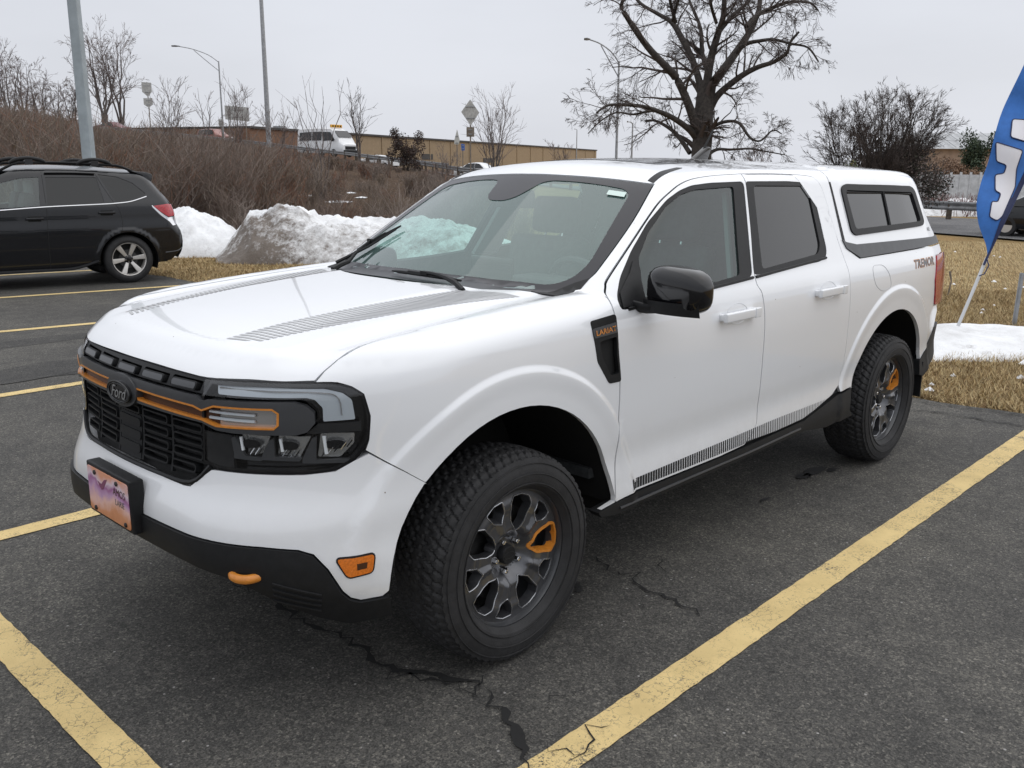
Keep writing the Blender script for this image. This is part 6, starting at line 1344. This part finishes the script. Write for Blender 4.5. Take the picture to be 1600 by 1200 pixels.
archw = lambda wx, a0, a1, r=.402, n=24: [(wx+r*math.cos(a), .33+r*math.sin(a)) for a in np.linspace(R_(a0), R_(a1), n)]
so2 = [(-.60, .30), (-.74, .42), (-.80, .60), (-.78, .74), (-.72, .84), (-.66, 1.10), (-.56, 1.28), (-.42, 1.48), (-.33, 1.56), (0, 1.578), (.5, 1.604), (1.0, 1.607), (1.38, 1.58), (1.78, 1.42), (2.1, 1.22), (2.27, 1.06), (3.1, .92), (3.35, .75), (3.35, .28)]+archw(2.55, -8, 188)+[(2.1, .235), (.80, .235), (.46, .30)]+archw(0, -4, 188)
FSK = Chart(FS, 'side')
def sh(*a, **k):
    # the cache is keyed on the chart kind: keep the two vehicles apart
    CACHE.clear(); return sheet(*a, **k)
for s in (False, True):
    body_ = sh('body_side', M['bpaint'], wag, FSK, so2, th=.03, sp=.035, holes=[qg, rg, fg], mirror=s)
    for nm, gl_, mm in (('rear_quarter_window', qg, 'wglass'), ('rear_door_window', rg, 'wglass'), ('front_door_window', fg, 'wglass2')): sh(nm, M[mm], wag, FSK, gl_, off=-.006, th=0, sp=.06, mirror=s)
    sg = -1 if s else 1
    def on(pts, off, n=6, sg=sg): q = FSK(spl(pts, n)); q[:, 1] += off; q[:, 1] *= sg; return q
    MB().tube(on([(1.98, 1.055), (1.58, 1.073), (1.015, 1.106), (.30, 1.128), (.10, 1.138), (-.10, 1.160), (-.325, 1.225)], .003), .010, 6).build('chrome_strip', M['chrome'], body_)
    for pts in ([(1.0, 1.57), (1.018, 1.10), (1.035, .755), (1.046, .25)], [(.315, 1.55), (.25, 1.38), (.14, 1.15), (.075, 1.03), (.055, .82), (.10, .72)]): MB().tube(on(pts, -.001), .0035, 4).build('door_seam', M['dark'], body_)
    MB().tube(on([(2.1, .25), (1.2, .25), (.75, .252), (.42, .34)], .010), .020, 6).build('sill_trim', M['plastic'], body_)
    MB().tube(on([(-.52, .415), (-.70, .43), (-.79, .47)], .002), .008, 5).build('bumper_line', M['grey'], body_)
    for x0, z0 in ((1.18, .949), (.252, 1.008)):
        y0 = float(FSK(np.array([[x0, z0]]))[0, 1]); mb = MB(); mb.box((x0, sg*(y0+.022), z0), (.22, .022, .034)); mb.build('door_handle', M['bpaint'], body_, bevel=.008); MB().box((x0, sg*(y0-.0), z0-.002), (.16, .008, .07)).build('handle_recess', M['dark'], body_)
    tl = rnd([(-.394, 1.090), (-.605, 1.112), (-.70, 1.10), (-.72, .945), (-.60, .930), (-.50, 1.00)], .02); sh('taillight', M['red'], wag, FSK, tl, off=.008, th=.02, sp=.03, mirror=s)
    wl_ = rnd([(-.378, 1.105), (-.50, .990), (-.60, .918), (-.72, .935), (-.735, .81), (-.655, .80), (-.61, .86), (-.49, .955), (-.385, 1.07)], .006); sh('reversing_light', M['chrome'], wag, FSK, wl_, off=.006, th=.02, sp=.03, mirror=s)
    MB().tube(on([(.33, 1.535), (.6, 1.545), (.97, 1.545)], .01), .022, 6, flat=.5).build('rain_visor', M['gloss'], body_)
    # roof rail and crossbar feet
    q = ST(np.array([(x, .60) for x in np.linspace(-.25, 1.50, 22)])); ht = .075*np.minimum(1, np.minimum(np.arange(22), 21-np.arange(22))/2.5); q[:, 2] += ht+.005; q[:, 1] *= sg; rr_ = MB().tube(q, .020, 8, flat=.8).build('roof_rail', M['plastic'], wag, 60)
    for x0 in (.29, 1.13):
        z0 = float(ST(np.array([[x0, .6]]))[0, 2])+.085; MB().tube(spl([(x0-.22, sg*.60, z0-.01), (x0-.15, sg*.60, z0+.03), (x0, sg*.60, z0+.055), (x0+.15, sg*.60, z0+.035), (x0+.24, sg*.60, z0-.01)], 3), [.02]*2+[.028]*9+[.02]*2, 8).build('crossbar_foot', M['plastic'], rr_, 60)
        MB().box((x0, sg*.60, z0+.005), (.10, .05, .07)).build('crossbar_clamp', M['gloss'], rr_)
    # wheel wells
    for wx in (0, 2.55):
        an = np.linspace(R_(-20), R_(200), 22); mb = MB(); mb.grid(np.array([[(wx+r_*math.cos(a), sg*yy, .33+r_*math.sin(a)) for a in an] for yy, r_ in ((.85, .412), (.40, .42), (.40, .05))])); mb.build('wheel_well', M['dark'], wag, 60, fix=False)
    sh('inner_panel', M['int'], wag, FSK, [(-.50, .6), (-.50, 1.2), (-.25, 1.5), (.6, 1.57), (1.35, 1.55), (2.1, 1.12), (2.1, .5), (1.2, .4), (.55, .4), (.5, .8), (-.3, .85)], off=-.05, th=0, sp=.08, holes=[qg, rg, fg], mirror=s)
sh('roof', M['bpaint'], wag, ST, [(-.34, -.665), (-.34, .665), (.5, .675), (1.3, .66), (1.58, .61), (1.55, 0), (1.58, -.61), (1.3, -.66), (.5, -.675)], th=.02, sp=.06)
sh('windscreen', M['wglass2'], wag, ST, [(1.59, .60), (1.56, 0), (1.59, -.60), (2.32, -.70), (2.50, 0), (2.32, .70)], off=-.004, th=0, sp=.08)
sh('bonnet', M['bpaint'], wag, ST, [(2.34, .70), (2.52, 0), (2.34, -.70), (3.2, -.70), (3.3, 0), (3.2, .70)], th=.02, sp=.08)
CACHE.clear(); tg = sheet('tailgate', M['bpaint'], wag, SRR, [(.74, .32), (.74, 1.2), (.62, 1.52), (-.62, 1.52), (-.74, 1.2), (-.74, .32)], th=.02, sp=.08)
sheet('rear_window', M['wglass'], tg, SRR, [(.60, 1.12), (.52, 1.44), (-.52, 1.44), (-.60, 1.12)], off=.006, th=.006, sp=.08)
mb = MB(); mb.poly([(-.18, .64, 1.585), (-.40, .62, 1.565), (-.485, .61, 1.535), (-.49, .61, 1.505), (-.46, .62, 1.40), (-.40, .64, 1.40), (-.34, .64, 1.52)], (0, -1.26, 0)); mb.build('roof_spoiler', M['bpaint'], tg, bevel=.008)
MB().box((1.30, 0, .36), (3.8, 1.30, .20)).build('underbody', M['dark'], wag)
for x0 in (1.42, .45):
    for y in ((.36, -.36) if x0 > 1 else (0,)):
        mb = MB(); mb.box((x0+.1, y, .62), (.5, .5 if x0 > 1 else 1.25, .2)); b2 = mb.build('seat', M['int'], wag, bevel=.05); mb = MB(); mb.box((x0-.2, y, .98), (.14, .48 if x0 > 1 else 1.22, .62), ry=R_(-14)); mb.build('seat_back', M['int'], b2, bevel=.05); MB().box((x0-.29, y, 1.36), (.1, .26, .2)).build('headrest', M['int2'] if x0 > 1 else M['int'], b2, bevel=.04)
def wagon_wheel():
    w_ = empty('wheel', parent=wag); mb = MB(); mb.lathe([(-.10, .225), (-.112, .25), (-.112, .28), (-.095, .320), (-.07, .338), (0, .343), (.07, .338), (.095, .320), (.112, .28), (.112, .255), (.100, .238), (.09, .228)], 64); mb.build('tyre', M['rubber'], w_, 50)
    mb = MB(); mb.lathe([(.094, .238), (.104, .234), (.098, .225), (.06, .219), (-.08, .21)], 64); rim = mb.build('rim', M['alloy'], w_, 50); MB().lathe([(.0, .218), (0, .01)], 40).build('wheel_back', M['dark'], w_); MB().lathe([(.02, .13), (.035, .13), (.035, .02)], 40).build('brake_disc', M['steel'], w_)
    for k in range(6):
        a = R_(90+60*k+22); c, s_ = math.cos(a), math.sin(a)
        def T_(r_, t_, h_): return (r_*c-t_*s_, h_, r_*s_+t_*c)
        for (q0, q1, m_, nm) in (((-.030, .030), (-.052, .052), 'alloy', 'spoke'),):
            mb = MB(); v = [T_(.055, -.020, .060), T_(.055, .020, .060), T_(.222, .038, .090), T_(.222, -.034, .090), T_(.055, -.020, .02), T_(.055, .020, .02), T_(.222, .038, .04), T_(.222, -.034, .04)]; mb.add(v, [(0, 1, 2, 3), (4, 7, 6, 5), (0, 4, 5, 1), (1, 5, 6, 2), (2, 6, 7, 3), (3, 7, 4, 0)]); mb.build('spoke', M['alloy'], rim, bevel=.004)
    MB().lathe([(.03, .06), (.062, .058), (.068, .05), (.068, .001)], 28).build('hub_cap', M['gloss'], w_)
    for k in range(5): a = R_(54+72*k+8); MB().lathe([(.05, .010), (.075, .010), (.075, .001)], 8, 'y', (.048*math.cos(a), 0, .048*math.sin(a))).build('lug_nut', M['chrome'], w_)
    return w_
ww = wagon_wheel(); ww.location = (0, .775, .343)
for x, y, rz in ((2.55, .775, 0), (0, -.775, math.pi), (2.55, -.775, math.pi)): c = clone(ww, wag); c.location = (x, y, .343); c.rotation_euler = (0, .3, rz)
# ---------------------------------------------------------------- traffic on the highway: lofted bodies with glass, wheels and lamps
def traffic(name, label, px, D, yaw, secs, glass_bands, paint, wheels, wr, W_, extras=(), z=None, cat='car', scale=1):
    """secs: (x, z bottom, z belt, z top, half width bottom, half width top) along the length, front at +x"""
    x0, y0 = at(px, D); z0 = (float(terr(x0, y0))+.07) if z is None else z; t = empty(name, (x0, y0, z0), yaw, label, cat); t.scale = (scale,)*3; rows = []
    for x, zb, zm, zt, wb, wt in secs:
        rows.append([(x, -wb*.94, zb), (x, -wb, zb+.15), (x, -wb, (zb+zm)/2), (x, -wb*.97, zm), (x, -wt-.03, max(zm+.01, zt-.07)), (x, -wt*.6, zt), (x, wt*.6, zt), (x, wt+.03, max(zm+.01, zt-.07)), (x, wb*.97, zm), (x, wb, (zb+zm)/2), (x, wb, zb+.15), (x, wb*.94, zb)])
    mb = MB(); G = np.array(rows); mb.grid(G); n = G.shape[1]; mb.f.append(tuple(range(n))); mb.f.append(tuple((len(rows)-1)*n+k for k in range(n))[::-1]); bd = mb.build('body', paint, t, 40)
    for pts in glass_bands:
        for s in (1, -1): mb = MB(); mb.poly([(x, s*y, zz) for x, y, zz in pts], (0, s*.012, 0)); mb.build('side_window', M['gloss'], t)
    for x in wheels:
        for s in (1, -1):
            w_ = empty('wheel', (x, s*(W_-.09), wr), parent=t); MB().lathe([(-.10, wr*.62), (-.10, wr*.93), (-.05, wr), (.05, wr), (.10, wr*.93), (.10, wr*.62)], 24).build('tyre', M['rubber'], w_); MB().lathe([(.08, wr*.64), (.09, wr*.5), (.07, .03), (.07, .001), (-.08, .001), (-.08, wr*.64)], 20).build('rim', M['alloy'], w_)
    for nm, c, d, m_ in extras: MB().box(c, d).build(nm, m_, t, bevel=min(d)*.25)
    return t
M['wpaint'] = mat('van_white', (.72, .73, .74), .35, 0, .5); M['rpaint'] = mat('maroon_paint', (.16, .025, .035), .35, 0, .6); M['rpaint2'] = mat('brick_red_paint', (.24, .075, .055), .4, 0, .5); M['roofsign'] = mat('roof_sign_amber', (.70, .36, .03), .5)
hd_ = lambda p0, p1: math.atan2(*( (lambda a, b: (b[1]-a[1], b[0]-a[0]))(at(p0, road(p0)[0]), at(p1, road(p1)[0]))))
yv = math.atan2(*((at(560, 88)-at(470, 96))[::-1]))
van = traffic('passenger_van', 'white passenger van with amber roof sign driving down the highway', 511, 93, yv+.22, [(-2.85, .45, 1.35, 2.35, .95, .78), (-2.7, .38, 1.35, 2.50, 1.0, .82), (0, .35, 1.35, 2.55, 1.0, .84), (1.35, .35, 1.35, 2.50, 1.0, .82), (1.75, .35, 1.30, 2.30, 1.0, .80), (2.35, .35, 1.28, 1.70, .99, .85), (2.6, .35, 1.15, 1.30, .97, .88), (2.95, .40, .95, 1.08, .90, .75)],
    [[(-2.5, .985, 1.45), (-2.5, .90, 2.15), (-.95, .90, 2.2), (-.95, .985, 1.45)], [(-.85, .985, 1.45), (-.85, .90, 2.2), (.35, .90, 2.2), (.35, .985, 1.45)], [(.5, .985, 1.40), (.5, .90, 2.18), (1.45, .90, 2.15), (2.0, .97, 1.45)]], M['wpaint'], (-1.75, 1.85), .36, 1.0,
    [('grille', (2.93, 0, .78), (.08, 1.3, .30), M['plastic']), ('headlight', (2.84, .74, .95), (.16, .24, .22), M['chrome']), ('headlight', (2.84, -.74, .95), (.16, .24, .22), M['chrome']), ('front_bumper', (2.95, 0, .48), (.14, 1.7, .26), M['plastic']), ('roof_sign', (1.25, 0, 2.68), (.16, 1.35, .26), M['roofsign']), ('side_mirror', (1.95, 1.16, 1.5), (.12, .2, .32), M['plastic']), ('side_mirror', (1.95, -1.16, 1.5), (.12, .2, .32), M['plastic'])], cat='van', scale=1.12)
mb = MB(); mb.poly([(1.83, .78, 2.27), (1.83, -.78, 2.27), (2.41, -.84, 1.72), (2.41, .84, 1.72)], (.012, 0, .010)); mb.build('windscreen', M['gloss'], van); 
for i in range(4): MB().box((1.34, -.45+.3*i, 2.68), (.012, .14, .13)).build('sign_marking', M['plastic'], van)
SED = [(-2.25, .35, .85, 1.0, .80, .70), (-2.1, .28, .88, 1.05, .87, .75), (-1.5, .25, .90, 1.08, .89, .76), (-.9, .25, .92, 1.38, .90, .62), (-.1, .25, .92, 1.45, .90, .62), (.45, .25, .92, 1.40, .90, .62), (1.15, .25, .90, 1.02, .89, .76), (1.9, .28, .78, .88, .85, .72), (2.25, .35, .66, .74, .74, .6)]
SGL = [[(-1.25, .885, .96), (-.85, .70, 1.33), (-.05, .69, 1.39), (-.05, .885, .96)], [(.02, .885, .96), (.02, .69, 1.39), (.42, .70, 1.34), (.98, .885, .96)]]
lamps = lambda m1: [('taillight', (-2.22, .62, .86), (.08, .34, .14), M['red']), ('taillight', (-2.22, -.62, .86), (.08, .34, .14), M['red']), ('headlight', (2.16, .58, .66), (.14, .30, .13), M['chrome']), ('headlight', (2.16, -.58, .66), (.14, .30, .13), M['chrome'])]
yc = math.atan2(*((at(230, 108)-at(130, 112))[::-1]))
traffic('red_sedan', 'maroon sedan on the highway just right of the thick grey pole', 181, 113, yc, SED, SGL, M['rpaint'], (-1.4, 1.4), .33, .89, lamps(0))
HB = [(-2.2, .35, .95, 1.40, .84, .62), (-2.0, .26, .96, 1.60, .90, .66), (-.2, .25, .96, 1.68, .91, .68), (.5, .25, .96, 1.62, .91, .66), (1.15, .25, .95, 1.08, .90, .78), (1.9, .28, .88, .98, .86, .74), (2.2, .35, .7, .8, .78, .66)]
HGL = [[(-1.9, .90, 1.02), (-1.8, .74, 1.52), (-.7, .74, 1.58), (-.7, .90, 1.02)], [(-.62, .90, 1.02), (-.62, .74, 1.58), (.40, .74, 1.55), (.95, .90, 1.02)]]
yd = math.atan2(*((at(400, 99)-at(280, 106))[::-1]))
traffic('red_hatchback', 'brick-red hatchback half hidden by twigs near the two-post sign', 338, 106, yd, HB, HGL, M['rpaint2'], (-1.4, 1.4), .35, .9, lamps(0))
for px, D, lb in ((592, 97, 'white car roof showing over the guard rail by the vine clump'), (748, 82, 'white car showing over the rail right of the diamond sign')):
    traffic('white_car', lb, px, D, yv+.3, SED, SGL, M['wpaint'], (-1.4, 1.4), .33, .89, lamps(0), z=zpx(249 if px < 600 else 252, D)-1.1-(.5 if px > 600 else 0))
ye = math.atan2(*((at(1500, 29)-at(1700, 26.5))[::-1]))
traffic('black_car', 'black car on the road behind the flag pole at the right edge', 1672, 28.5, ye+math.pi, SED, SGL, M['bpaint'], (-1.4, 1.4), .33, .89, lamps(0))
